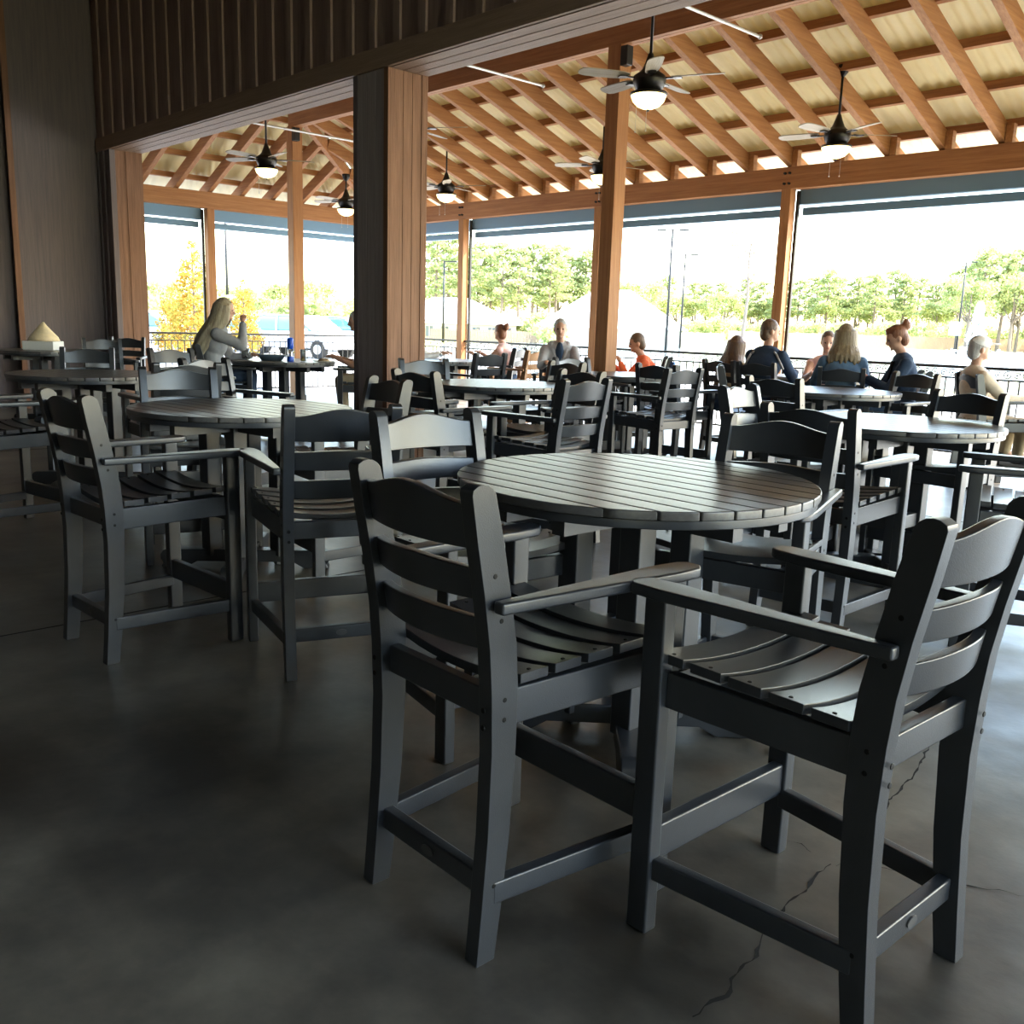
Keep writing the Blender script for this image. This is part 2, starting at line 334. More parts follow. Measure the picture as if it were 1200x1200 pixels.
# roller shades (rolled up) in each bay
def shade(a,b,axis,label):
    L=abs(b-a); e=empty('roller_shade',((a+b)/2,YR+.17,0) if axis=='x' else (XL-.17,(a+b)/2,0),0 if axis=='x' else PI/2,label,'roller shade')
    bm=BM(); box(bm,-L/2,L/2,-.06,.10,3.085,3.29); obj('housing',bm,M['screen'],e,bevel=.01)
    bm=BM(); cone(bm,(-L/2+.03,.02,2.955),(L/2-.03,.02,2.955),.0,.0,8); bm.free(); bm=BM(); box(bm,-L/2+.03,L/2-.03,-.01,.05,2.95,3.055); obj('hem_bar',bm,M['screen'],e,bevel=.012)
    for s in (-1,1):
        bm=BM(); box(bm,s*L/2-.02,s*L/2+.02,-.10,-.06,.05,3.26); obj('side_track',bm,M['iron'],e)
xs=[XL,-13.75,-10.42,-7.09,-3.75,2.0]
nm=['left of the slim post by the pavilions','above the man in the grey hoodie','above the lamp posts, left of the orange post','above the pond at the right','far right end beyond the frame']
for i in range(4): shade(xs[i]+.095,xs[i+1]-.095,'x','rolled up blue grey shade, '+nm[i])
shade(7.98+.09,YR-.09,'y','rolled up blue grey shade on the left side between slim post and corner')
shade(4.6,7.98-.09,'y','rolled up blue grey shade on the left side at the jamb end')
# ------------------------------------------------------------------ railing
def railing(a,b,axis,label):
    L=abs(b-a); e=empty('iron_railing',((a+b)/2,YR+.02,0) if axis=='x' else (XL,(a+b)/2,0),0 if axis=='x' else PI/2,label,'railing')
    for nme,z0,z1,w in (('top_rail',1.065,1.10,.055),('middle_rail',.945,.965,.03),('bottom_rail',.06,.085,.03)):
        bm=BM(); box(bm,-L/2,L/2,-w/2,w/2,z0,z1); obj(nme,bm,M['iron'],e,bevel=.004)
    bm=BM(); n=int(L/.115)
    for i in range(1,n): x=-L/2+i*L/n; box(bm,x-.007,x+.007,-.007,.007,.085,.945)
    obj('pickets',bm,M['iron'],e)
    bm=BM(); n=int(L/.10)
    for i in range(n):
        x=-L/2+(i+.5)*L/n; s=1 if i%2 else -1
        pts=[(x+.036*math.cos(t)*(1-.25*t/6),0,1.015+.036*math.sin(t)*(1-.25*t/6)) for t in [k*.75*s for k in range(8)]]
        tube(bm,pts,.0065,5); ball(bm,(x,0,1.015),.013,1)
    obj('scroll_work',bm,M['iron'],e)
bays=[(XL+.07,-13.82,'black iron railing in front of the pavilions by the clad column'),(-13.68,-10.49,'black iron railing behind the man in the grey hoodie'),(-10.35,-7.16,'black iron railing behind the person in orange'),(-7.02,-3.82,'black iron railing in front of the fountain pond'),(-3.6,1.5,'black iron railing past the right edge')]
for a,b,l in bays[:4]: railing(a,b,'x',l)
railing(8.05,YR-.07,'y','black iron railing in front of the parked cars, right of the slim post')
railing(4.7,7.91,'y','black iron railing by the jamb, left of the slim post')
# ------------------------------------------------------------------ ceiling fans
def make_fan():
    e=empty('ceiling_fan')
    bm=BM(); lathe(bm,[(.05,.10),(.105,.12),(.135,.17),(.148,.21),(.145,.25),(.10,.28),(.07,.31),(.045,.37),(.022,.44)],24); obj('motor',bm,M['bronze'],e,smooth=True)
    bm=BM(); lathe(bm,[(.05,.0),(.10,.02),(.14,.06),(.158,.105),(.150,.115),(.02,.118)],24,(0,0,-.02)); obj('light_bowl',bm,M['bowl'],e,smooth=True)
    bm=BM(); lathe(bm,[(.162,.095),(.168,.105),(.162,.118)],24,(0,0,-.005)); obj('bowl_rim',bm,M['bronze'],e,smooth=True)
    bm=BM(); lathe(bm,[(.008,-.035),(.016,-.025),(.012,-.018)],10,(0,0,-.01)); obj('finial',bm,M['bronze'],e,smooth=True)
    for k in range(5):
        a=2*PI*k/5+.35; ca,sa=math.cos(a),math.sin(a)
        bm=BM(); v=[]
        prof=[(.20,.045),(.26,.062),(.45,.072),(.60,.07),(.645,.055),(.665,.02)]
        up=[];lo=[]
        for r_,hw in prof:
            for s,lst in ((1,up),(-1,lo)): lst.append((r_,s*hw))
        poly=up+lo[::-1]
        a0=[bm.verts.new((p[0],p[1],.235+p[1]*.2)) for p in poly]; a1=[bm.verts.new((p[0],p[1],.243+p[1]*.2)) for p in poly]
        bm.faces.new(a0[::-1]); bm.faces.new(a1)
        for i in range(len(poly)): bm.faces.new((a0[i],a0[(i+1)%len(poly)],a1[(i+1)%len(poly)],a1[i]))
        o=obj('fan_blade',bm,M['blade'],e); o.rotation_euler=(0,0,a)
        bm=BM(); box(bm,.13,.24,-.012,.012,.222,.234); box(bm,.22,.29,-.035,.035,.222,.232); o=obj('blade_bracket',bm,M['bronze'],e); o.rotation_euler=(0,0,a)
    for x in (-.05,.06):
        bm=BM(); cone(bm,(x,-.11,-.22),(x,-.11,.1),.002,.002,5); ball(bm,(x,-.11,-.23),.008,1); obj('pull_chain',bm,M['galv'],e)
    return e
fan=make_fan()
FN=[(-5.8,7.0,3.37,5.35,.1,'ceiling fan nearest the camera, hanging beside the tall inner post'),(-5.71,10.2,3.37,4.3,.5,'ceiling fan at the upper right in front of the orange eave beam'),
(-9.2,10.2,3.37,4.3,.9,'ceiling fan half hidden by the tall inner post, on its left side'),(-12.61,10.2,3.37,4.3,.25,'ceiling fan just right of the clad column above the slim post'),
(-12.7,7.0,3.37,5.1,-.5,'ceiling fan in the left opening left of the inner corner post'),(-15.1,9.9,3.27,3.95,.7,'ceiling fan in the left opening between corner post and clad column'),(-9.3,7.0,3.37,5.3,.25,'ceiling fan behind the clad column with blades sticking out on its right')]
for i,(x,y,z,zt,rz,l) in enumerate(FN):
    o=fan if i==0 else copy_tree(fan)
    o.location=(x,y,z); o.rotation_euler=(0,0,rz); tag(o,l,'ceiling fan','ceiling fans under the porch roof')
for (x,y,z,zt,rz,l),o in zip(FN,[q for q in C.objects if q.name.startswith('ceiling_fan')]):
    pass
fans=[q for q in C.objects if q.name.startswith('ceiling_fan')]
for o in fans:
    f=min(FN,key=lambda f:(f[0]-o.location.x)**2+(f[1]-o.location.y)**2); h=f[3]-f[2]
    bm=BM(); cone(bm,(0,0,.42),(0,0,h-.04),.014,.014,10); obj('downrod',bm,M['bronze'],o,smooth=True)
    bm=BM(); lathe(bm,[(.02,h-.10),(.06,h-.05),(.07,h+.0),(.07,h+.02)],16); obj('canopy',bm,M['bronze'],o,smooth=True)
# conduits
for (x,y0,y1,z,l) in ((-5.95,YW+WT,8.9,4.38,'thin metal pipe under the rafters right of the tall inner post'),(-9.1,YW+WT,8.9,4.38,'thin metal pipe under the rafters right of the clad column'),(-13.4,YW+WT,9.2,4.2,'thin dark pipe crossing behind the inner corner post')):
    bm=BM(); cone(bm,(0,y0-y1,0),(0,0,0),.016,.016,8); ball(bm,(0,0,0),.03,1); ball(bm,(0,(y0-y1)*.45,0),.024,1)
    tag(obj('metal_pipe',bm,M['galv'],None,loc=(x,y1,z)),l,'pipe')
# ------------------------------------------------------------------ furniture
TZ=.915
def make_table():
    e=empty('round_table'); r=.605
    bm=BM(); pw=.0935; n=13; x0=-n*pw/2
    for i in range(n):
        a=x0+i*pw+.003; b=x0+(i+1)*pw-.003
        a=max(a,-r+.0005); b=min(b,r-.0005)
        if b<=a: continue
        ts=[a+(b-a)*k/6 for k in range(7)]
        up=[(t,math.sqrt(max(r*r-t*t,1e-6))) for t in ts]; lo=[(t,-y) for t,y in up]
        poly=[(y,x) for x,y in up]+[(y,x) for x,y in lo[::-1]]
        prism(bm,poly,TZ-.028,TZ,'z')
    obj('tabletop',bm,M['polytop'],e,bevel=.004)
    bm=BM(); seg=64
    def ring(rr,z): return [bm.verts.new((rr*math.cos(2*PI*i/seg),rr*math.sin(2*PI*i/seg),z)) for i in range(seg)]
    A=ring(.596,.86);B=ring(.596,.887);Cc=ring(.566,.887);Dd=ring(.566,.86)
    for p,q in ((A,B),(B,Cc),(Cc,Dd),(Dd,A)):
        for i in range(seg): bm.faces.new((p[i],p[(i+1)%seg],q[(i+1)%seg],q[i]))
    bmesh.ops.recalc_face_normals(bm,faces=bm.faces); obj('apron',bm,M['poly'],e,bevel=.003)
    bm=BM(); box(bm,-.5,.5,-.15,-.10,.80,.886); box(bm,-.5,.5,.10,.15,.80,.886); box(bm,-.15,-.10,-.5,.5,.80,.886); box(bm,.10,.15,-.5,.5,.80,.886); obj('under_frame',bm,M['poly'],e)
    for sx in (-1,1):
        for sy in (-1,1):
            bm=BM(); box(bm,sx*.135-.0425,sx*.135+.0425,sy*.135-.0425,sy*.135+.0425,.07,.86); obj('leg',bm,M['poly'],e,bevel=.006)
    for k in range(2):
        bm=BM(); P=[(-.47,0),(-.33,0),(-.27,.035),(.27,.035),(.33,0),(.47,0)]+[(.47+.0*t,0) for t in ()]
        P+= [(.43+.045*math.cos(t),.06+.045*math.sin(t)) for t in (-.9,-.3,.3,.9,1.4)]
        P+= [(.3,.105),(-.3,.105)]+[(-.43-.045*math.cos(t),.06+.045*math.sin(t)) for t in (1.4,.9,.3,-.3,-.9)]
        prism(bm,P,-.0425,.0425,'y'); o=obj('foot_rail',bm,M['poly'],e,bevel=.006); o.rotation_euler=(0,0,PI/4+k*PI/2)
    bm=BM(); box(bm,-.0925,.0925,-.16,-.11,.30,.38); box(bm,-.0925,.0925,.11,.16,.30,.38); box(bm,-.16,-.11,-.0925,.0925,.30,.38); box(bm,.11,.16,-.0925,.0925,.30,.38); obj('brace',bm,M['poly'],e,bevel=.004)
    return e
def make_chair(P=None):
    P=P or M['poly']; e=empty('counter_chair')
    yc=[(0,-.275,.026),(.12,-.262,.029),(.30,-.246,.032),(.50,-.238,.035),(.64,-.240,.038),(.74,-.248,.038),(.86,-.268,.036),(.98,-.292,.035),(1.075,-.312,.031)]
    fr=[(y+h,z) for z,y,h in yc]; bk=[(y-h,z) for z,y,h in yc]
    top=[(-.315+.030*math.cos(t),1.075+.020*math.sin(t)) for t in (.5,1.1,PI/2,2.0,2.6)]
    poly=fr+top+bk[::-1]
    for s in (-1,1):
        bm=BM(); prism(bm,poly,s*.206-.021,s*.206+.021,'x')
        nf=len(bm.faces)
        for z,y in ((.90,-.277),(.80,-.256),(.62,-.24),(.575,-.24),(.185,-.256)):
            cone(bm,(s*.226,y,z),(s*.2285,y,z),.006,.006,8)
        for z,y in ((.56,-.281),(.60,-.281)): cone(bm,(s*.206,y-.0,z),(s*.206,y-.003,z),.007,.007,8)
        bm.faces.ensure_lookup_table()
        for f_ in bm.faces[nf:]: f_.material_index=1
        obj('rear_leg',bm,[P,M['screw']],e,bevel=.006)
        bm=BM(); box(bm,s*.278-.021,s*.278+.021,.218,.278,0,.823); obj('front_leg',bm,P,e,bevel=.006)
        # arm
        bm=BM(); L=[(.232,-.285),(.232,.22),(.243,.30),(.262,.325),(.30,.325),(.318,.30),(.318,.22),(.262,-.285)]
        L=[(s*x,y) for x,y in L]
        if s<0: L=L[::-1]
        # shear so that the arm runs from the rear leg outward
        prism(bm,L,.823,.851,'z'); obj('armrest',bm,P,e,bevel=.006)
        bm=BM(); bar(bm,(s*.206,-.205,.595),(s*.262,.22,.61),.030,.085); obj('side_rail',bm,P,e,bevel=.004)
        bm=BM(); bar(bm,(s*.212,-.255,.165),(s*.272,.235,.165),.032,.055); obj('stretcher',bm,P,e,bevel=.005)
    bm=BM(); box(bm,-.19,.19,-.268,-.236,.145,.20); obj('stretcher',bm,P,e,bevel=.005)
    bm=BM(); box(bm,-.262,.262,.228,.262,.175,.265); obj('footrest',bm,P,e,bevel=.006)
    bm=BM(); box(bm,-.262,.262,.228,.258,.565,.64); obj('seat_rail',bm,P,e,bevel=.004)
    bm=BM(); box(bm,-.19,.19,-.25,-.22,.56,.63); obj('seat_rail',bm,P,e,bevel=.004)
    # seat: five dished slats
    bm=BM()
    for k in range(5):
        y0=-.200+k*.094; y1=y0+.083; n=10; w0=.232+.045*(k/4); zz=.640+.006*k
        if k==4: y1+=.006
        rows=[]
        for i in range(n+1):
            u=-1+2*i/n; x=u*w0; z=zz+.020-.026*(1-u*u)
            rows.append([bm.verts.new(q) for q in ((x,y0,z-.012),(x,y1,z-.012),(x,y1,z+.011),(x,y0,z+.011))])
        for a,b in zip(rows,rows[1:]):
            for q in range(4): bm.faces.new((a[q],a[(q+1)%4],b[(q+1)%4],b[q]))
        bm.faces.new(rows[0]); bm.faces.new(rows[-1][::-1])
    bmesh.ops.recalc_face_normals(bm,faces=bm.faces); nf=len(bm.faces)
    for k in range(5):
        for s in (-1,1):
            w0=.232+.045*(k/4)-.02; zz=.640+.006*k+.030
            cone(bm,(s*w0,-.158+k*.094,zz-.004),(s*w0,-.158+k*.094,zz-.0005),.0055,.0055,8)
    bm.faces.ensure_lookup_table()
    for f_ in bm.faces[nf:]: f_.material_index=1
    obj('seat',bm,[P,M['screw']],e,bevel=.003)
    # back slats
    def yb(z):
        for (z0,y0,_),(z1,y1,_) in zip(yc,yc[1:]):
            if z0<=z<=z1: return y0+(y1-y0)*(z-z0)/(z1-z0)
        return yc[-1][1]
    for nme,z0,z1,arch in (('back_slat',.725,.797,.004),('back_slat',.838,.910,.006),('crest_rail',.952,1.048,.030)):
        bm=BM(); n=14; rows=[]
        for i in range(n+1):
            u=-1+2*i/n; x=u*.190; dy=-.034*(1-u*u); zt=z1+arch*(math.cos(u*PI)*.5+.5)
            rows.append([bm.verts.new(q) for q in ((x,yb(z0)+dy+.013,z0),(x,yb(z0)+dy-.013,z0),(x,yb(z1)+dy-.013,zt),(x,yb(z1)+dy+.013,zt))])
        for a,b in zip(rows,rows[1:]):
            for q in range(4): bm.faces.new((a[q],a[(q+1)%4],b[(q+1)%4],b[q]))
        bm.faces.new(rows[0]); bm.faces.new(rows[-1][::-1]); bmesh.ops.recalc_face_normals(bm,faces=bm.faces)
        obj(nme,bm,P,e,bevel=.004)
    bm=BM(); cone(bm,(0,-.269,.172),(0,-.272,.172),.022,.022,16)
    for v in bm.verts: v.co.z=.172+(v.co.z-.172)*.55
    obj('name_plate',bm,M['plate'],e)
    return e
T0=make_table()
TB=[(-2.02,2.48,0,'round slatted charcoal table in the foreground, nearest the camera'),(-4.87,2.51,.1,'round slatted table in the left foreground, pale sheen on its top'),
(-6.03,5.48,0,'round table in the middle, right of the clad column'),(-2.53,5.48,0,'round table at the right, behind the nearest table'),(-4.33,8.04,.1,'round table at the right, second row back, in front of the woman in denim'),
(-8.07,2.79,.2,'round table at the far left edge of the photo'),(-6.78,8.1,0,'round table at the foot of the tall inner post'),(-10.13,8.13,0,'round table with a pale top just right of the clad column'),
(-10.1,5.74,.3,'round table where the blonde woman eats, with bottle and basket'),(-5.75,10.4,0,'round table of the man in the navy jacket by the railing'),(-12.9,4.0,.1,'round table against the dark wall at far left carrying a white tray')]
for i,(x,y,a,l) in enumerate(TB):
    o=T0 if i==0 else copy_tree(T0); o.location=(x,y,0); o.rotation_euler=(0,0,a); tag(o,l,'table','round counter tables')
CH0=make_chair()
CH=[(-1.61, 1.55, 89, 'armchair in the left foreground with its back to the camera, at the nearest table'),
(-0.99, 1.915, 178, 'armchair in the right foreground, its seat facing left to the nearest table'),
(-2.45, 2.13, -5, 'armchair left of the nearest table, its grey backrest just behind the left foreground chair'),
(-1.86, 2.92, 283, 'armchair tucked behind the right end of the nearest table, dark backrest over the tabletop'),
(-4.0, 1.6, 93, 'armchair at the left foreground table seen from the side with pale light on its slats'),
(-3.36, 2.1, 160, 'armchair right of the left foreground table with its broad dark back turned to the camera'),
(-5.38, 2.42, -15, 'armchair behind the left end of the left foreground table, facing right'),
(-4.49, 2.89, 262, 'armchair on the far side of the left foreground table, below the clad column'),
(-4.36, 4.42, 182, 'armchair behind the nearest table with lit grey back slats, facing left to the middle table'),
(-5.13, 4.21, 92, 'armchair between clad column and middle table with a dark crest, facing away'),
(-6.41, 5.09, -20, 'armchair left of the middle table partly hidden, directly right of the clad column'),
(-8.31, 7.16, 178, 'dark armchair standing just left of the orange brown chair'),
(-6.11, 6.09, 268, 'armchair on the far side of the middle table, below the man in the grey hoodie'),
(-6.64, 7.3, -10, 'armchair at the left of the table by the tall inner post'),
(-4.86, 4.94, 268, 'armchair with a dark crest right behind the lit grey back slats in the middle'),
(-2.24, 4.22, 97, 'armchair at the right table with its large dark back to the camera'),
(-2.38, 5.79, 265, 'armchair across the right table, in front of the man in the cap'),
(-2.99, 5.04, 8, 'armchair with pale light grey back slats left of the right table'),
(-3.81, 6.51, 92, 'armchair right behind the pale slatted chair, its back to the camera'),
(-3.9, 8.41, 263, 'armchair at the second row right table, in front of the woman in navy'),
(-5.05, 7.88, 35, 'armchair seen nearly edge on against the railing, left of the pale slatted chair'),
(-5.26, 6.67, 176, 'armchair facing left in front of the railing, right of the tall inner post'),
(-5.63, 7.41, 95, 'dark crested armchair in front of the person in orange'),
(-8.67, 2.97, -25, 'armchair behind the table at the far left edge, with the cream cone above its crest'),
(-6.6, 1.75, 100, 'armchair cut off by the left edge of the photo'),
(-11.89, 4.35, -10, 'small distant armchair beside the dark wall, left of the lit jamb boards'),
(-12.65, 4.82, -35, 'distant armchair with slats seen against the lit jamb boards'),
(-8.59, 3.88, 5, 'armchair with a bluish curved back below the lit jamb'),
(-6.6, 3.33, 15, 'armchair with a light blue crest in front of the blonde woman'),
(-6.51, 2.84, 172, 'armchair with its wide dark back behind the left foreground side chair'),
(-1.49, 4.75, 200, 'armchair at the right edge with only its armrests in view, at the right table'),
(-10.2, 5.1, 57, 'armchair the blonde woman sits on'),
(-9.62, 6.54, 232, 'armchair of the diner hidden behind the clad column'),
(-8.08, 8.32, 315, 'armchair of the man in the grey hoodie'),
(-5.82, 9.36, 97, 'armchair of the man in the navy jacket'),
(-4.84, 9.2, 115, 'armchair of the woman in the denim shirt'),
(-4.33, 9.2, 215, 'armchair of the woman with the hair bun'),
(-3.45, 9.62, 48, 'armchair of the man in the cap at the right edge'),
(-7.35, 9.02, 225, 'armchair of the person in orange'),
(-10.1, 9.2, 205, 'armchair of the sunlit person in pale pink'),
(-10.85, 8.35, 40, 'armchair of the person hidden behind the clad column wearing a cap'),
(-2.9, 9.9, 200, 'empty armchair near the railing left of the man in the cap'),
(-6.3, 9.45, 85, 'armchair of the long haired person left of the man in navy')]
for i,(x,y,f,l) in enumerate(CH):
    o=CH0 if i==0 else copy_tree(CH0); o.location=(x,y,0); o.rotation_euler=(0,0,R(f-90)); tag(o,l,'chair','charcoal counter height armchairs')
M['orange_brown']=mat('orange_brown_lumber',(.42,.22,.10),.5,0,(.5,.28,.14),5,(1,1,1),.2,80)  # orange brown colour given to one chair alone
tk=make_chair(M['orange_brown']); tk.name='orange_brown_chair'; tk.location=(-9.2,8.75,0); tk.rotation_euler=(0,0,R(185-90)); tag(tk,'orange brown armchair near the railing, left of the man in the grey hoodie','chair')
# ------------------------------------------------------------------ people
def bake(bm,name,m,parent,vox=.009,smooth_it=2):
    o=obj(name,bm,m,parent); md=o.modifiers.new('r','REMESH'); md.mode='VOXEL'; md.voxel_size=vox; md.use_smooth_shade=True
    s=o.modifiers.new('s','SMOOTH'); s.iterations=smooth_it; s.factor=.5
    dg=bpy.context.evaluated_depsgraph_get(); me=D.meshes.new_from_object(o.evaluated_get(dg)); o.modifiers.clear(); old=o.data; o.data=me; D.meshes.remove(old); me.shade_smooth()
    if not me.materials: me.materials.append(m)
    return o
def cap(bm,a,b,ra,rb): cone(bm,a,b,ra,rb,14); ball(bm,a,ra,2); ball(bm,b,rb,2)
def chain(bm,pts,rs):
    for (a,b),(ra,rb) in zip(zip(pts,pts[1:]),zip(rs,rs[1:])): cap(bm,a,b,ra,rb)
def person(x,y,f,label,seat=.665,sc=1.0,lean=.05,hy=0,hp=0,hr=0,handL=(-.16,.42,.98),handR=(.16,.42,.98),shirt=None,pants=None,hair=None,style='short',skin='skin',sleeve='long',extra=None,roll=0):
    e=empty('person',(x,y,0),R(f-90),label,'person'); V=Vector
    z=seat+.09; hip=V((0,-.08,z)); ch=V((roll*.5,-.08+lean*.65,z+.33*sc)); sh=V((roll,-.08+lean,z+.46*sc)); nk=V((roll,-.07+lean*1.15,z+.54*sc)); hd=V((roll,-.05+lean*1.3,z+.685*sc))
    rot=Matrix.Rotation(R(hy),3,'Z')@Matrix.Rotation(R(hr),3,'Y')@Matrix.Rotation(R(-hp),3,'X')
    hd=nk+Matrix.Rotation(R(-hp)*.5,3,'X')@(hd-nk)
    H=lambda *p: hd+rot@(V(p)*sc)
    def torso(bm,g):
        for p,r in ((hip,(.165,.115,.11)),(hip.lerp(ch,.5),(.145,.10,.16)),(ch,(.165,.112,.15)),(sh,(.15,.085,.07))): ball(bm,p,[v*sc+g for v in r],3)
    sL=sh+V((-.175*sc,0,-.03)); sR=sh+V((.175*sc,0,-.03))
    def elbow(s,h,side):
        h=V(h); d=h-s; L1=.29*sc; L2=.26*sc; dist=min(d.length,(L1+L2)*.985); u=d.normalized(); h=s+u*dist
        a=(L1*L1-L2*L2+dist*dist)/(2*dist); q=math.sqrt(max(L1*L1-a*a,0)); pole=V((side*.5,-.25,-1)); pole=(pole-u*pole.dot(u)).normalized()
        return s+u*a+pole*q,h
    eL,hL=elbow(sL,handL,-1); eR,hR=elbow(sR,handR,1)
    bm=BM(); torso(bm,0)
    chain(bm,(sh,nk,hd+V((0,0,-.05))),(.062*sc,.052*sc,.05*sc))
    ball(bm,H(0,0,.02),[v*sc for v in (.074,.094,.104)],3,rot); ball(bm,H(0,.028,-.05),[v*sc for v in (.055,.062,.062)],3,rot)
    ball(bm,H(0,.098,-.015),[v*sc for v in (.013,.022,.024)],2,rot); ball(bm,H(0,.09,.01),[v*sc for v in (.009,.014,.03)],2,rot)
    ball(bm,H(0,.075,.035),[v*sc for v in (.05,.02,.012)],2,rot); ball(bm,H(0,.083,-.085),[v*sc for v in (.02,.014,.014)],2,rot)
    for s in (-1,1): ball(bm,H(s*.076,-.008,-.005),[v*sc for v in (.012,.020,.032)],2,rot)
    for s0,el,hn,sd in ((sL,eL,hL,-1),(sR,eR,hR,1)):
        chain(bm,(s0,el,hn),(.052*sc,.040*sc,.027*sc))
        d=(hn-el).normalized(); sv=d.cross(V((0,0,1))).normalized(); uv=sv.cross(d)
        pc=hn+d*.045; ball(bm,pc,(.03,.03,.03),2); 
        for k in range(4):
            o_=(k-1.5)*.019; base=pc+d*.02+sv*o_; Lf=(.036,.041,.039,.031)[k]
            m1=base+d*Lf-uv*.010; m2=m1+d*Lf*.45-uv*.028
            chain(bm,(pc+sv*o_*.6,base,m1,m2),(.014,.0105,.0095,.0085))
        th=pc-sv*sd*.03; chain(bm,(pc-d*.02,th,th+d*.03-uv*.022),(.014,.0115,.009))
    kz=seat+.075
    kn=[V((s*.115,.36,kz)) for s in (-1,1)]; ft=[V((s*.12,.33,.34)) for s in (-1,1)]
    for s,k_,f_ in zip((-1,1),kn,ft):
        chain(bm,(hip+V((s*.085,.02,-.01)),k_,f_),(.082,.060,.038)); chain(bm,(f_,f_+V((0,.10,-.045))),(.038,.032))
    body=bake(bm,'body',M[skin],e,.0095)
    bm=BM(); torso(bm,.012); chain(bm,(sh,nk+V((0,-.005,-.035))),(.078*sc,.062*sc))
    for s0,el,hn in ((sL,eL,hL),(sR,eR,hR)):
        if sleeve=='long': chain(bm,(s0,el,el.lerp(hn,.93)),(.066*sc,.054*sc,.040*sc))
        elif sleeve=='short': chain(bm,(s0,s0.lerp(el,.62)),(.066*sc,.058*sc))
        else: ball(bm,s0+V((0,0,.0)),.055,2)
    bake(bm,'shirt',shirt,e,.011)
    bm=BM(); ball(bm,hip,(.178,.128,.115),3)
    for s,k_,f_ in zip((-1,1),kn,ft): chain(bm,(hip+V((s*.085,.02,-.01)),k_,k_.lerp(f_,.95)),(.095,.072,.055))
    bake(bm,'trousers',pants or M['navy'],e,.012)
    bm=BM()
    for f_ in ft: chain(bm,(f_+V((0,-.03,-.055)),f_+V((0,.13,-.065))),(.043,.038))
    bake(bm,'shoes',M['shoe'],e,.010)
    for s in (-1,1):
        bm=BM(); ball(bm,H(s*.031,.083,.008),(.011,.008,.008),2,rot); obj('eye',bm,M['eye'],e,smooth=True)
    bm=BM(); ball(bm,H(0,.087,-.052),(.022,.008,.006),2,rot); obj('mouth',bm,M['lip'],e,smooth=True)
    bm=BM()
    if style!='bald':
        ball(bm,H(0,-.014,.038),[v*sc for v in (.083,.098,.098)],3,rot); ball(bm,H(0,-.05,-.02),[v*sc for v in (.074,.062,.085)],3,rot)
        if style in('long','longer'):
            Lh=.44 if style=='longer' else .17
            for k in range(15):
                a=PI+PI*(k-7)/9.5; ox=math.sin(a+PI)*.0; cx=math.cos(PI/2+(k-7)*.21); 
                px=.082*math.sin((k-7)*.30); py=-.02-.075*math.cos((k-7)*.30)
                if abs(k-7)>5: py+=.02
                a0=H(px,py,.04); mid=H(px*1.15,py*1.05-.01,-.10); end=V((hd.x+(mid.x-hd.x)*1.7,mid.y-(.24 if style=='longer' else .055),hd.z-.10-Lh*(1-.08*(k%3))))
                chain(bm,(a0,mid,mid.lerp(end,.55)+V((0,-.012,0)),end),(.034,.045,.045,.018) if style=='longer' else (.03,.034,.032,.012))
        if style=='bun': ball(bm,H(.0,-.115,.085),.048,3); ball(bm,H(.012,-.13,.12),.03,2); chain(bm,(H(0,.05,.10),H(-.05,.075,.03)),(.03,.015)); chain(bm,(H(0,.05,.10),H(.05,.075,.03)),(.03,.015))
        ha=bake(bm,'hair',hair,e,.009,1)
        # keep the face clear
        Mi=rot.inverted(); bm2=BM(); bm2.from_mesh(ha.data); kill=[]
        for v in bm2.verts:
            p=(Mi@(v.co-hd))/sc
            if p.y>.045 and p.z<.062 and abs(p.x)<.070: kill.append(v)
            elif p.y>.02 and p.z<.02 and abs(p.x)<.069: kill.append(v)
        bmesh.ops.delete(bm2,geom=kill,context='VERTS'); bm2.to_mesh(ha.data); bm2.free()
    else: bm.free()
    if extra: extra(e,H,rot,dict(hL=hL,hR=hR,sh=sh,nk=nk,ch=ch,hip=hip))
    return e
M['shoe']=cloth('dark_shoe',(.03,.03,.03)); M['navy']=cloth('navy_cloth',(.03,.05,.09)); M['greyk']=cloth('grey_knit',(.30,.31,.33)); M['hood']=cloth('heather_grey',(.42,.42,.44)); M['orange']=cloth('coral_orange',(.85,.17,.07))
M['denim']=cloth('washed_denim',(.10,.17,.27)); M['white']=cloth('white_cotton',(.82,.82,.80)); M['beige']=cloth('beige_check',(.62,.52,.40)); M['pink']=cloth('pale_pink',(.85,.55,.50)); M['black']=cloth('black_cloth',(.02,.02,.025)); M['khaki']=cloth('khaki',(.35,.28,.18))
M['blond']=hairm('blonde_hair',(.46,.40,.27),(.24,.20,.15)); M['grey']=hairm('grey_hair',(.35,.34,.33),(.5,.5,.5)); M['brown']=hairm('brown_hair',(.09,.05,.03),(.16,.09,.05)); M['dkb']=hairm('dark_hair',(.03,.02,.018),(.06,.04,.03)); M['auburn']=hairm('auburn_hair',(.16,.06,.03),(.28,.11,.05)); M['dblond']=hairm('dark_blonde_hair',(.14,.10,.06),(.34,.26,.15))
def capx(colr,name='baseball_cap'):
    def f(e,H,rot,d):
        bm=BM(); ball(bm,H(0,0,.062),(.089,.104,.072),3,rot); o=bake(bm,'cap',colr,e,.008,1)
        bm=BM(); ball(bm,H(0,.125,.055),(.062,.068,.010),3,rot); obj('cap_brim',bm,colr,e,smooth=True)
    return f
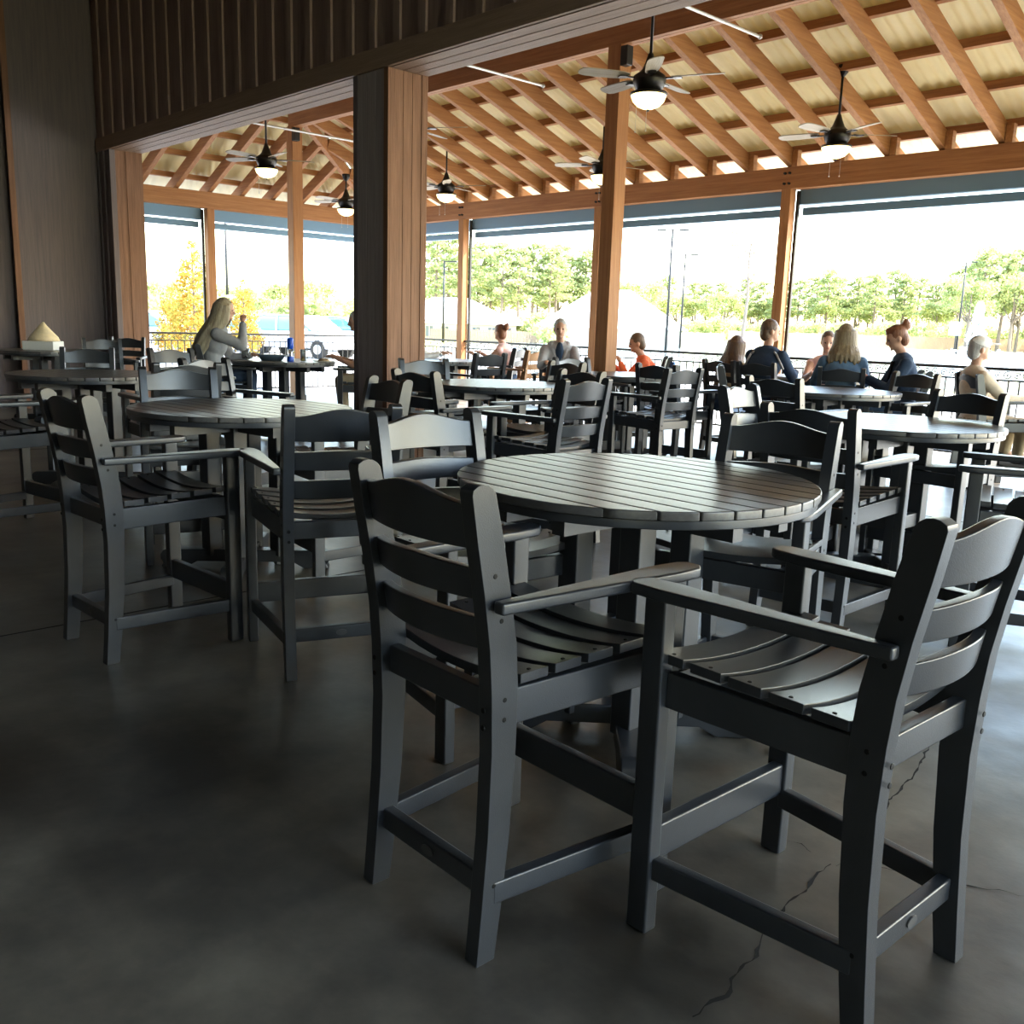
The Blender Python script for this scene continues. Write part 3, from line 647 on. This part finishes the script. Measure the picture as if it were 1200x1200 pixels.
def hoodf(e,H,rot,d):
    bm=BM(); n=d['nk']; 
    for k in range(11):
        a=PI*(.0+k/10); ball(bm,n+Vector((.10*math.cos(a),-.03-.06*math.sin(a),-.02-.02*abs(math.cos(a)))),.045,2)
    for s in (-1,1): chain(bm,(n+Vector((s*.10,.01,-.03)),n+Vector((s*.05,.09,-.20))),(.035,.02))
    bake(bm,'hood',M['hood'],e,.010)
    bm=BM(); ball(bm,n+Vector((0,.055,-.14)),(.055,.06,.13),3); obj('undershirt',bm,M['navy'],e,smooth=True)
def stripes(e,H,rot,d):
    for s in (-1,1):
        bm=BM(); sh=d['sh']; chain(bm,(d['nk']+Vector((s*.07,-.06,-.04)),sh+Vector((s*.15,-.075,-.01)),sh+Vector((s*.23,-.06,-.16))),(.012,.012,.012)); obj('sleeve_stripe',bm,M['hood'],e,smooth=True)
def lanyard(e,H,rot,d):
    bm=BM(); n=d['nk']
    for s in (-1,1): chain(bm,(n+Vector((s*.06,-.0,-.03)),n+Vector((s*.045,.075,-.10)),n+Vector((0,.10,-.26))),(.014,.012,.010))
    obj('collar_band',bm,M['black'],e,smooth=True)

person(-10.28,5.0,57,'blonde woman in a grey sweater with very long hair, hand at her mouth',seat=.66,sc=1.06,lean=.10,hp=8,handR=(.10,.30,1.33),handL=(-.14,.36,.97),shirt=M['greyk'],hair=M['blond'],style='longer')
person(-9.56,6.62,232,'person in a dark blue shirt leaning on the table, half hidden by the clad column',seat=.62,lean=.16,hp=12,handR=(.14,.44,.96),handL=(-.14,.40,.96),shirt=M['navy'],pants=M['khaki'],hair=M['grey'],style='short',sleeve='short')
person(-10.92,8.28,40,'person in a pale shirt and a cap almost fully hidden behind the clad column',seat=.6,shirt=M['white'],hair=M['grey'],extra=capx(M['greyk']))
person(-10.05,9.25,205,'sunlit person in pale pink near the railing, left of the orange brown chair',seat=.55,sc=.95,lean=.1,hy=-20,shirt=M['pink'],hair=M['auburn'],style='bun',sleeve='none')
person(-8.14,8.40,315,'grey haired man in a grey hoodie facing the camera in front of the white pavilion',seat=.60,lean=.03,hp=4,shirt=M['hood'],hair=M['grey'],extra=hoodf)
person(-7.3,9.08,225,'person in a bright orange shirt sitting right of the tall inner post',seat=.50,sc=.95,lean=.14,hp=14,handL=(-.05,.34,1.0),handR=(.1,.4,.95),shirt=M['orange'],hair=M['brown'],skin='skin2')
person(-6.36,9.36,85,'person with long brown hair leaning beside the man in the navy jacket',seat=.52,sc=.93,lean=.12,roll=.03,hr=8,shirt=M['khaki'],hair=M['brown'],style='long')
person(-5.8,9.28,97,'man in a navy jacket with pale sleeve stripes seen from behind, head turned right',seat=.62,sc=1.04,lean=.07,hy=-45,shirt=M['navy'],hair=M['brown'],extra=stripes)
person(-5.75,11.12,270,'dark haired child in black across the table from the man in navy',seat=.44,sc=.85,shirt=M['black'],hair=M['dkb'],style='long')
person(-4.81,9.12,115,'woman in a washed denim shirt with shoulder length blonde hair seen from behind',seat=.62,lean=.06,hy=10,shirt=M['denim'],hair=M['dblond'],style='long',handL=(-.24,.40,.95))
person(-5.45,9.95,300,'person in a pale sleeveless top partly hidden behind the woman in denim',seat=.58,sc=.96,hp=10,shirt=M['pink'],hair=M['brown'],style='short',sleeve='none')
person(-4.28,9.27,215,'woman in a navy jacket with a loose auburn hair bun looking down at her hands',seat=.63,lean=.06,hp=24,handL=(-.05,.30,1.0),handR=(.08,.32,.99),shirt=M['navy'],hair=M['auburn'],style='bun',extra=lanyard)
person(-3.55,9.54,48,'man in a light cap and beige shirt leaning back at the right edge',seat=.54,lean=-.04,handR=(.18,.34,.86),handL=(-.10,.34,.86),shirt=M['beige'],pants=M['khaki'],hair=M['grey'],extra=capx(M['white']))

# ------------------------------------------------------------------ things on tables
def gmat(n,c,r=.05): return mat(n,c,r,0,trans=.9)
M['clear']=gmat('clear_glass',(.9,.93,.95)); M['blue']=mat('blue_plastic',(.01,.10,.75),.35); M['paper']=mat('white_paper',(.85,.85,.82),.8); M['basket']=mat('blue_grey_basket',(.07,.11,.15),.6); M['cream']=cloth('cream_cloth',(.75,.62,.40)); M['can']=mat('blue_can',(.05,.12,.3),.3,.6); M['red']=mat('red_basket',(.6,.09,.04),.5); M['yel']=mat('mustard_yellow',(.8,.6,.08),.4)
def lat(name,x,y,z,prof,m,label,cat,seg=20,parts=()):
    e=empty(name,(x,y,z),0,label,cat); bm=BM(); lathe(bm,prof,seg); obj('body',bm,m,e,smooth=True)
    for pn,pp,pm in parts: bm=BM(); lathe(bm,pp,seg); obj(pn,bm,pm,e,smooth=True)
    return e
Z0=TZ+.001
lat('sauce_bottle',-9.80,5.66,Z0,[(.035,0),(.038,.03),(.038,.10),(.036,.14)],M['clear'],'tall bottle with bright blue cap on the table of the blonde woman','bottle',parts=[('label',[(.0385,.0),(.0388,.01),(.0388,.055),(.0385,.056)],M['blue']),('cap',[(.030,.141),(.037,.17),(.036,.25),(.026,.27)],M['blue'])])
lat('drinking_glass',-10.23,5.32,Z0,[(.036,0),(.042,.06),(.046,.13),(.043,.13),(.038,.02)],M['clear'],'short clear drinking glass near the hands of the blonde woman','glass')
lat('drinking_glass',-9.72,5.78,Z0,[(.03,0),(.034,.1),(.036,.14),(.033,.14),(.028,.01)],M['clear'],'small clear glass right of the blue capped bottle','glass',parts=[('drink',[(.026,.012),(.030,.07),(.001,.071)],M['yel'])])
lat('mustard_jar',-9.93,5.75,Z0,[(.03,0),(.033,.01),(.033,.09),(.02,.11)],M['paper'],'small pale jar with yellow lid left of the blue capped bottle','jar',parts=[('lid',[(.034,.09),(.034,.115),(.02,.12)],M['yel'])])
e=empty('food_basket',(-10.04,5.55,Z0),.8,'blue grey oval food basket in the middle of the occupied table','basket')
bm=BM(); lathe(bm,[(.09,0),(.12,.05),(.125,.07),(.115,.07),(.085,.012)],24)
for v in bm.verts: v.co.x*=1.3
obj('tray',bm,M['basket'],e,smooth=True); bm=BM(); box(bm,-.12,.12,-.07,.07,.055,.07); obj('liner_paper',bm,M['paper'],e,bevel=.01)
lat('dinner_plate',-9.55,5.95,Z0,[(.06,0),(.12,.012),(.13,.018),(.11,.014)],M['paper'],'white plate of food in front of the diner behind the clad column','plate',parts=[('food',[(.07,.014),(.06,.035),(.02,.045)],M['khaki'])])
lat('drink_can',-6.95,9.1,Z0,[(.027,0),(.033,.008),(.033,.11),(.026,.12)],M['can'],'blue drink can beside the person in orange','can')
bm=BM(); box(bm,-.2,.2,-.14,.14,0,.11); o=obj('serving_tray',bm,M['paper'],None,loc=(-12.95,3.95,Z0),bevel=.01); tag(o,'white boxy tray on the table against the dark wall at far left','tray'); o.rotation_euler=(0,0,R(45))
bm=BM(); lathe(bm,[(.20,0),(.17,.05),(.10,.13),(.05,.19),(.01,.235)],14)
for v in bm.verts: v.co+=Vector((noise.noise(v.co*9)*.02,noise.noise(v.co*9+Vector((5,0,0)))*.02,0))
o=obj('folded_cloth',bm,M['cream'],None,smooth=True,loc=(-12.97,3.97,Z0+.112)); tag(o,'cream cone shaped cloth heap on top of the white tray at far left','cloth')
lat('salt_shaker',-9.95,8.0,Z0,[(.018,0),(.022,.05),(.016,.07)],M['clear'],'small shaker on the pale topped table right of the clad column','shaker',parts=[('lid',[(.018,.07),(.017,.09),(.005,.095)],M['galv'])])
# ------------------------------------------------------------------ outside
bm=BM(); box(bm,-260,200,12.0,360,-.4,-.06); box(bm,-260,-17.0,-200,12.0,-.4,-.06); box(bm,9,200,-200,12.0,-.4,-.06); box(bm,-17.0,9,-200,-5.2,-.4,-.06); g=obj('ground',bm,M['grass']); g['kind']='structure'
bm=BM(); box(bm,-48,10,12.0,26,-.055,-.03); g=obj('patio_ground',bm,M['concrete_out']); g['kind']='structure'
bm=BM(); box(bm,-75,-17.05,-40,30,-.05,-.02); g=obj('car_park',bm,M['asphalt']); g['kind']='structure'
def poly_sheet(name,pts,z,m):
    bm=BM(); f=bm.faces.new([bm.verts.new((x,y,z)) for x,y in pts]); 
    r=bmesh.ops.extrude_face_region(bm,geom=[f]); 
    for v in r['geom']:
        if isinstance(v,bmesh.types.BMVert): v.co.z-=.02
    bmesh.ops.recalc_face_normals(bm,faces=bm.faces); o=obj(name,bm,m); o['kind']='structure'; return o
pond=[(-64,70),(-54,44),(-38,30),(-12,27),(30,32),(60,60),(50,110),(-10,122),(-45,112)]
poly_sheet('pond_water',pond,-.03,M['water'])
# bank stones round the pond's far side: pale strip
def strip(name,a,b,w,z,m):
    bm=BM(); bar(bm,(*a,z),(*b,z),w,.1); o=obj(name,bm,m); o['kind']='structure'
strip('pond_bank',(-66,72),(-46,114),3,-.02,M['concrete_out']); strip('pond_bank',(-46,114),(-10,124),3,-.02,M['concrete_out'])
# fountain
e=empty('fountain',(-23.5,60.8,0),0,'white jet of the fountain in the pond at the right','fountain')
bm=BM()
rr=random.Random(3)
for k in range(420):
    a=rr.uniform(0,2*PI); t=rr.random(); h=3.5*(1-t**1.6); rad=(.10+.75*t**1.2)*rr.uniform(.3,1)
    ball(bm,(rad*math.cos(a),rad*math.sin(a),max(.05,h)),rr.uniform(.06,.16),1)
obj('jet',bm,M['spray'],e,smooth=True,kind='stuff')
bm=BM()
for k in range(500):
    a=rr.uniform(0,2*PI); t=rr.random(); rad=.5+3.2*t; h=1.0*(1-t)*rr.uniform(.2,1)
    ball(bm,(rad*math.cos(a),rad*math.sin(a),h),rr.uniform(.05,.14),1)
obj('skirt_spray',bm,M['spray'],e,smooth=True,kind='stuff')
# fence
def wfence(a,b,h,n,label,m=M['fence']):
    ax,ay=a; bx,by=b; L=math.hypot(bx-ax,by-ay); e=empty('board_fence',(ax,ay,-.05),math.atan2(by-ay,bx-ax),label,'fence')
    bm=BM(); k=0; x=0
    while x<L: box(bm,x,x+.17,-.015,.015,.05,h+.02*math.sin(x*3)); x+=.2
    obj('boards',bm,m,e)
    for i in range(n+1):
        bm=BM(); box(bm,L*i/n-.06,L*i/n+.06,.02,.14,0,h+.1); obj('fence_post',bm,m,e)
    for z in (.3,h-.25):
        bm=BM(); box(bm,0,L,.015,.06,z,z+.09); obj('rail',bm,m,e)
wfence((-72,44),(-50,62),.95,10,'low sunlit board fence in front of the white pavilions')
wfence((-64.7,95),(-44.6,131),1.55,14,'tall board fence beyond the pond, right half')
wfence((-44.6,131),(10,140),1.55,14,'board fence beyond the pond behind the fountain')
wfence((-60,62.5),(-64.7,94),1.2,10,'pale fence beyond the pond behind the lamp posts',mat('pale_fence',(.6,.56,.42),.8))
# pavilions with hipped white roofs
def pavilion(x,y,rz,w,d,ze,zp,label):
    e=empty('pavilion',(x,y,0),rz,label,'building')
    bm=BM(); box(bm,-w/2+.5,w/2-.5,-d/2+.5,d/2-.5,-.05,ze); obj('wall',bm,M['wallw'],e)
    bm=BM(); rl=w*.12; a=[bm.verts.new(p) for p in ((-w/2,-d/2,ze),(w/2,-d/2,ze),(w/2,d/2,ze),(-w/2,d/2,ze))]; t=[bm.verts.new((-rl,0,zp)),bm.verts.new((rl,0,zp))]
    bm.faces.new((a[0],a[1],t[1],t[0])); bm.faces.new((a[1],a[2],t[1])); bm.faces.new((a[2],a[3],t[0],t[1])); bm.faces.new((a[3],a[0],t[0])); bm.faces.new(a[::-1]); obj('roof',bm,M['roofw'],e)
    n=9 if w>12.7 else 0
    for i in range(n):
        xx=-w/2+1.2+i*(w-2.4)/(n-1)
        bm=BM(); box(bm,xx-.3,xx+.3,-d/2+.44,-d/2+.52,.25,ze-.25); f=obj('window',bm,M['glassd'],e)
        bm=BM(); box(bm,xx-.02,xx+.02,-d/2+.42,-d/2+.45,.25,ze-.25); obj('mullion',bm,M['wallw'],f)
pavilion(-66.5,54.5,R(45),13,10,1.35,3.6,'white hip roofed pavilion at left, behind the slim post')
pavilion(-54.5,62.5,R(40),12.5,10,1.35,4.6,'larger white hip roofed pavilion behind the man in the grey hoodie')
# lamp posts
def lamp(x,y,h,label,arms=2):
    e=empty('lamp_post',(x,y,-.05),R(40),label,'lamp post')
    bm=BM(); cone(bm,(0,0,0),(0,0,h),.10,.06,10); obj('pole',bm,M['iron'],e,smooth=True)
    for s in ((-1,1) if arms==2 else (1,)):
        bm=BM(); box(bm,min(0,s*.7),max(0,s*.7),-.03,.03,h-.08,h-.02); obj('arm',bm,M['iron'],e); bm=BM(); box(bm,s*.7-.28,s*.7+.28,-.14,.14,h-.10,h); obj('lamp_head',bm,M['iron'],e,bevel=.03)
lamp(-37.9,48.8,7.6,'dark parking lamp post with a flat double head, left of the bare tree')
lamp(-46.6,61.8,7.3,'fainter lamp post right beside the taller dark one',1)
lamp(-55.6,44.9,5.9,'lamp post between the clad column and the slim post',1)
lamp(-37.9,93.5,8.6,'slender pole in front of the right hand trees, carrying a white sign',1)
e=empty('white_sign',(-38.1,93.2,1.7),R(40),'small white rectangular sign on the slender pole at the right','sign'); bm=BM(); box(bm,-.55,.55,-.04,.04,0,1.25); obj('panel',bm,M['roofw'],e,bevel=.02); bm=BM(); box(bm,.1,.2,.0,.1,-1.7,.2); obj('sign_post',bm,M['iron'],e)
lamp(-52,26,8.0,'thin lamp post above the parked cars beside the inner corner post',1)
# trees
def leaves(cs,n,size,seed,flat=1.0):
    r=np.random.default_rng(seed); cs=np.array(cs); w=cs[:,3]**2; idx=r.choice(len(cs),n,p=w/w.sum())
    d=r.normal(size=(n,3)); d/=np.linalg.norm(d,axis=1)[:,None]; rad=cs[idx,3]*(r.random(n)**.45); c=cs[idx,:3]+d*rad[:,None]*np.array([1,1,flat])
    a=r.normal(size=(n,3)); a/=np.linalg.norm(a,axis=1)[:,None]; b=np.cross(a,r.normal(size=(n,3))); b/=np.linalg.norm(b,axis=1)[:,None]; s=size*r.uniform(.6,1.4,n)[:,None]
    v=np.stack([c-a*s,c+b*s*.6,c+a*s,c-b*s*.6],1).reshape(-1,3); f=np.arange(4*n).reshape(-1,4)
    return (v.tolist(),[],f.tolist())
def tree(kind,seed,lm):
    r=random.Random(seed); e=empty('tree'); bm=BM(); cs=[]
    if kind=='pine':
        h=10; tube(bm,[(0,0,0),(.1,.05,h*.5),(.0,.1,h)],[.16,.11,.03],7)
        for k in range(18):
            z=h*(.42+.56*k/18); a=k*2.4; L=(1.9-.9*k/18)*r.uniform(.6,1.15); q=(L*math.cos(a),L*math.sin(a),z+.3); tube(bm,[(0,0,z-.2),q],[.05,.015],4)
            cs.append((q[0],q[1],q[2],.75*r.uniform(.7,1.2))); cs.append((q[0]*.5,q[1]*.5,q[2]+.1,.6))
        cs.append((0,0,h,.8)); n=1500; s=.17; fl=.55
    elif kind=='round':
        h=8; tube(bm,[(0,0,0),(.1,.1,3.5),(0,0,6)],[.2,.14,.05],7)
        for k in range(22):
            a=r.uniform(0,2*PI); el=r.uniform(-.3,1); R_=2.3; q=(R_*math.cos(a)*math.cos(el),R_*math.sin(a)*math.cos(el),5.2+2.4*math.sin(el)); cs.append((*q,1.15*r.uniform(.6,1.2)))
            if k%2==0: tube(bm,[(0,0,3),q],[.07,.02],4)
        n=2100; s=.19; fl=.8
    elif kind=='bush':
        h=2.2; tube(bm,[(0,0,0),(0,0,1.2)],[.08,.03],5)
        for k in range(14): a=r.uniform(0,2*PI); q=r.uniform(0,1.6); cs.append((q*math.cos(a),q*math.sin(a),r.uniform(.5,1.5),.7))
        n=1300; s=.13; fl=.8
    elif kind=='gold':
        h=4.6; tube(bm,[(0,0,0),(.02,.0,2.4),(0,0,4.4)],[.08,.05,.02],6)
        for k in range(20):
            z=.8+3.5*k/20; a=k*2.4; L=(1.15-.85*(z-.8)/3.6); q=(L*.7*math.cos(a),L*.7*math.sin(a),z); cs.append((*q,.42*L+.12)); tube(bm,[(0,0,z-.2),q],[.025,.008],4)
        cs.append((0,0,4.5,.2)); n=3200; s=.075; fl=1
    elif kind=='bare':
        h=12; tube(bm,[(0,0,0),(.25,.1,4.5),(.1,.2,8),(.3,0,12)],[.2,.14,.09,.02],7)
        for k in range(22):
            z=5.0+6.8*k/22; a=r.uniform(0,2*PI); L=r.uniform(1.0,2.6)*(1-.3*k/22); q=(L*math.cos(a),L*math.sin(a),z+L*.3); tube(bm,[(.2,.1,z-.3),(q[0]*.5,q[1]*.5,z+.1),q],[.06,.04,.012],4)
            for _ in range(2): a2=a+r.uniform(-.8,.8); tube(bm,[(q[0]*.6,q[1]*.6,z+.1),(q[0]*.6+math.cos(a2),q[1]*.6+math.sin(a2),z+.7)],[.025,.008],4)
            if k%2: cs.append((*q,.55))
        n=230; s=.13; fl=.6
    obj('trunk',bm,M['bark'],e); obj('crown',leaves(cs,n,s,seed,fl),lm,e); return e
protos={'pine':[tree('pine',i,M['leafA']) for i in (1,2)],'round':[tree('round',i,M['leafB']) for i in (3,4)],'bush':[tree('bush',5,M['leafB'])],'gold':[tree('gold',6,M['leafC'])],'bare':[tree('bare',7,M['leafA'])]}
used=set()
def put(kind,x,y,s,label,group=None,rz=None,cat='tree',sz=None):
    p=random.choice(protos[kind]); o=p if p.name not in used else copy_tree(p); used.add(o.name)
    if o is p: used.add(p.name)
    o.location=(x,y,-.06); o.scale=(s,s,sz or s); o.rotation_euler=(0,0,random.uniform(0,6.28) if rz is None else rz); tag(o,label,cat,group)
    if kind=='bush': o.name='bush'
f2=(-.7272,.6865); r2=(.6865,.7272)
def ray(px,d):   # ground position d metres ahead in the direction of the view axis
    t=(px-600)/1105.1; return (f2[0]*d+r2[0]*t*d, f2[1]*d+r2[1]*t*d)
def line(kind,px0,px1,n,d,dd,s0,s1,label,group,cat='tree',asz=1):
    for i in range(n):
        px=px0+(px1-px0)*(i+random.uniform(.1,.9))/n; x,y=ray(px,d+random.uniform(-dd,dd)); s=random.uniform(s0,s1); put(kind,x,y,s*asz,label,group,cat=cat,sz=s)
line('pine',500,700,13,98,5,.84,1.02,'tall pale green pine behind the white pavilions','pines behind the pavilions',asz=1.25)
line('round',500,770,8,104,5,.75,.95,'rounded tree filling the gaps behind the white pavilions','round trees behind the pavilions')
line('pine',740,935,9,150,8,.78,.95,'distant pine in the tree line left of the orange post','pines left of the orange post',asz=1.3)
line('pine',930,1110,12,150,8,.95,1.15,'distant pine in the tree line behind the pond','pines behind the pond',asz=1.3)
line('round',740,1110,14,146,5,.75,.95,'rounded low tree in the tree line behind the pond','round trees behind the pond')
line('pine',1105,1240,7,118,6,1.05,1.3,'tall pine at the right edge behind the fountain','pines at the right edge',asz=1.3)
line('round',1100,1240,6,114,5,.95,1.15,'full round tree at the right edge behind the fountain','round trees at the right edge')
line('bush',740,1240,20,132,6,1.1,2.2,'bush along the far fence of the pond','bushes beyond the pond','bush')
line('bush',500,760,8,84,3,.8,1.4,'bush between the pavilions and the pines','bushes by the pavilions','bush')
line('round',160,430,12,62,6,.34,.5,'hazy green tree beyond the parked cars','trees beyond the car park')
line('bush',150,430,9,50,4,.9,1.4,'bush at the far side of the car park','bushes beyond the car park','bush')
x,y=ray(858,92); put('bare',x,y,1.0,'tall nearly leafless pine standing alone left of the orange post',rz=.4)
x,y=ray(228,28); put('gold',x,y,.76,'slender tree with golden and orange leaves behind the blonde woman')
x,y=ray(200,31); put('gold',x,y,.5,'lower golden orange bush left of the slender golden tree',cat='bush'); x,y=ray(285,33); put('gold',x,y,.58,'golden yellow bush right of the slender golden tree',cat='bush')
x,y=ray(636,72); put('bush',x,y,.9,'single bright green bush left of the hoodie man, before the pavilion',cat='bush')
# cars
def make_car(paint):
    e=empty('car'); bm=BM(); w=.9
    low=[(-2.25,.35),(-2.3,.62),(-2.2,.86),(-1.95,.95),(1.05,.98),(2.05,.80),(2.28,.62),(2.27,.35)]
    prism(bm,low,-w,w,'y'); obj('body',bm,paint,e,bevel=.07)
    bm=BM(); cab=[(-2.02,.94),(-1.62,1.42),(-1.2,1.52),(.15,1.52),(.55,1.42),(1.25,.97)]
    prism(bm,cab,-w+.10,w-.10,'y'); obj('window_glass',bm,M['glassc'],e,bevel=.05)
    bm=BM(); prism(bm,[(-1.66,1.44),(-1.22,1.545),(.17,1.545),(.58,1.44),(.5,1.42),(.1,1.50),(-1.2,1.50),(-1.6,1.41)],-w+.085,w-.085,'y'); obj('roof',bm,paint,e,bevel=.02)
    for s in (-1,1):
        yy=s*(w-.075)
        for a,b in (((-.55,.95),(-.5,1.5)),((.5,1.44),(1.22,.97)),((-1.98,.95),(-1.6,1.44))): bm=BM(); bar(bm,(a[0],yy,a[1]),(b[0],yy,b[1]),.03,.07); obj('pillar',bm,paint,e)
        bm=BM(); ball(bm,(.95,s*(w+.08),1.0),(.07,.1,.07),2); obj('mirror',bm,paint,e,smooth=True)
        for x in (-1.45,1.42):
            bm=BM(); cone(bm,(x,s*(w-.2),.33),(x,s*(w+.02),.33),.33,.33,24); wh=obj('wheel',bm,M['tyre'],e,smooth=False,bevel=.02)
            bm=BM(); cone(bm,(x,s*(w+.0),.33),(x,s*(w+.03),.33),.20,.17,12); obj('rim',bm,M['galv'],wh)
        bm=BM(); box(bm,2.2,2.29,s*.55-.2,s*.55+.2,.62,.74); obj('headlight',bm,M['roofw'],e,bevel=.02)
        bm=BM(); box(bm,-2.3,-2.22,s*.7-.1,s*.7+.1,.68,.85); obj('tail_light',bm,M['redl'],e,bevel=.02)
    return e
M['glassc']=mat('tinted_car_glass',(.10,.25,.30),.06,0,spec=.9); M['tyre']=mat('tyre',(.02,.02,.02),.8); M['redl']=mat('tail_lamp_red',(.4,.02,.02),.3)
M['carw']=mat('white_car_paint',(.75,.76,.78),.25,.0,coat=.8); M['cars']=mat('silver_car_paint',(.42,.45,.50),.25,.5,coat=.8); M['carb']=mat('blue_grey_car_paint',(.10,.14,.22),.25,.4,coat=.8)
for m,px,d,rz,l in (('carw',352,36,20,'white car parked behind the blue capped bottle'),('cars',176,36,40,'silver car at the left beside the jamb, left of the golden tree'),('carb',318,48,15,'blue grey car roof further back between woman and white car'),('cars',400,44,30,'silver car right of the inner corner post'),('carw',292,40,200,'white car behind the head of the blonde woman')):
    c=make_car(M[m]); x,y=ray(px,d); c.location=(x,y,-.02); c.rotation_euler=(0,0,R(rz)); tag(c,l,'car')
# ------------------------------------------------------------------ light
W=D.worlds.new('world'); S.world=W; W.use_nodes=True; N=W.node_tree.nodes; L=W.node_tree.links; bg=N['Background']; sk=N.new('ShaderNodeTexSky'); sk.sky_type='NISHITA'
sd=Vector((.85,1.0,1.33)).normalized()
sk.sun_disc=False; sk.sun_elevation=math.asin(sd.z); sk.sun_rotation=math.atan2(sd.x,sd.y); sk.air_density=1.4; sk.dust_density=1.2; sk.ozone_density=1
L.new(sk.outputs[0],bg.inputs[0]); bg.inputs[1].default_value=.42
sun=D.lights.new('sun','SUN'); sun.energy=6; sun.angle=R(.6); sun.color=(1,.90,.72); so=D.objects.new('sun',sun); C.objects.link(so); so.rotation_euler=sd.to_track_quat('Z','Y').to_euler(); so.location=(0,30,40)
S.view_settings.view_transform='Standard'; S.view_settings.look='None'; S.view_settings.gamma=1; S.view_settings.use_curve_mapping=False; S.view_settings.exposure=2.0
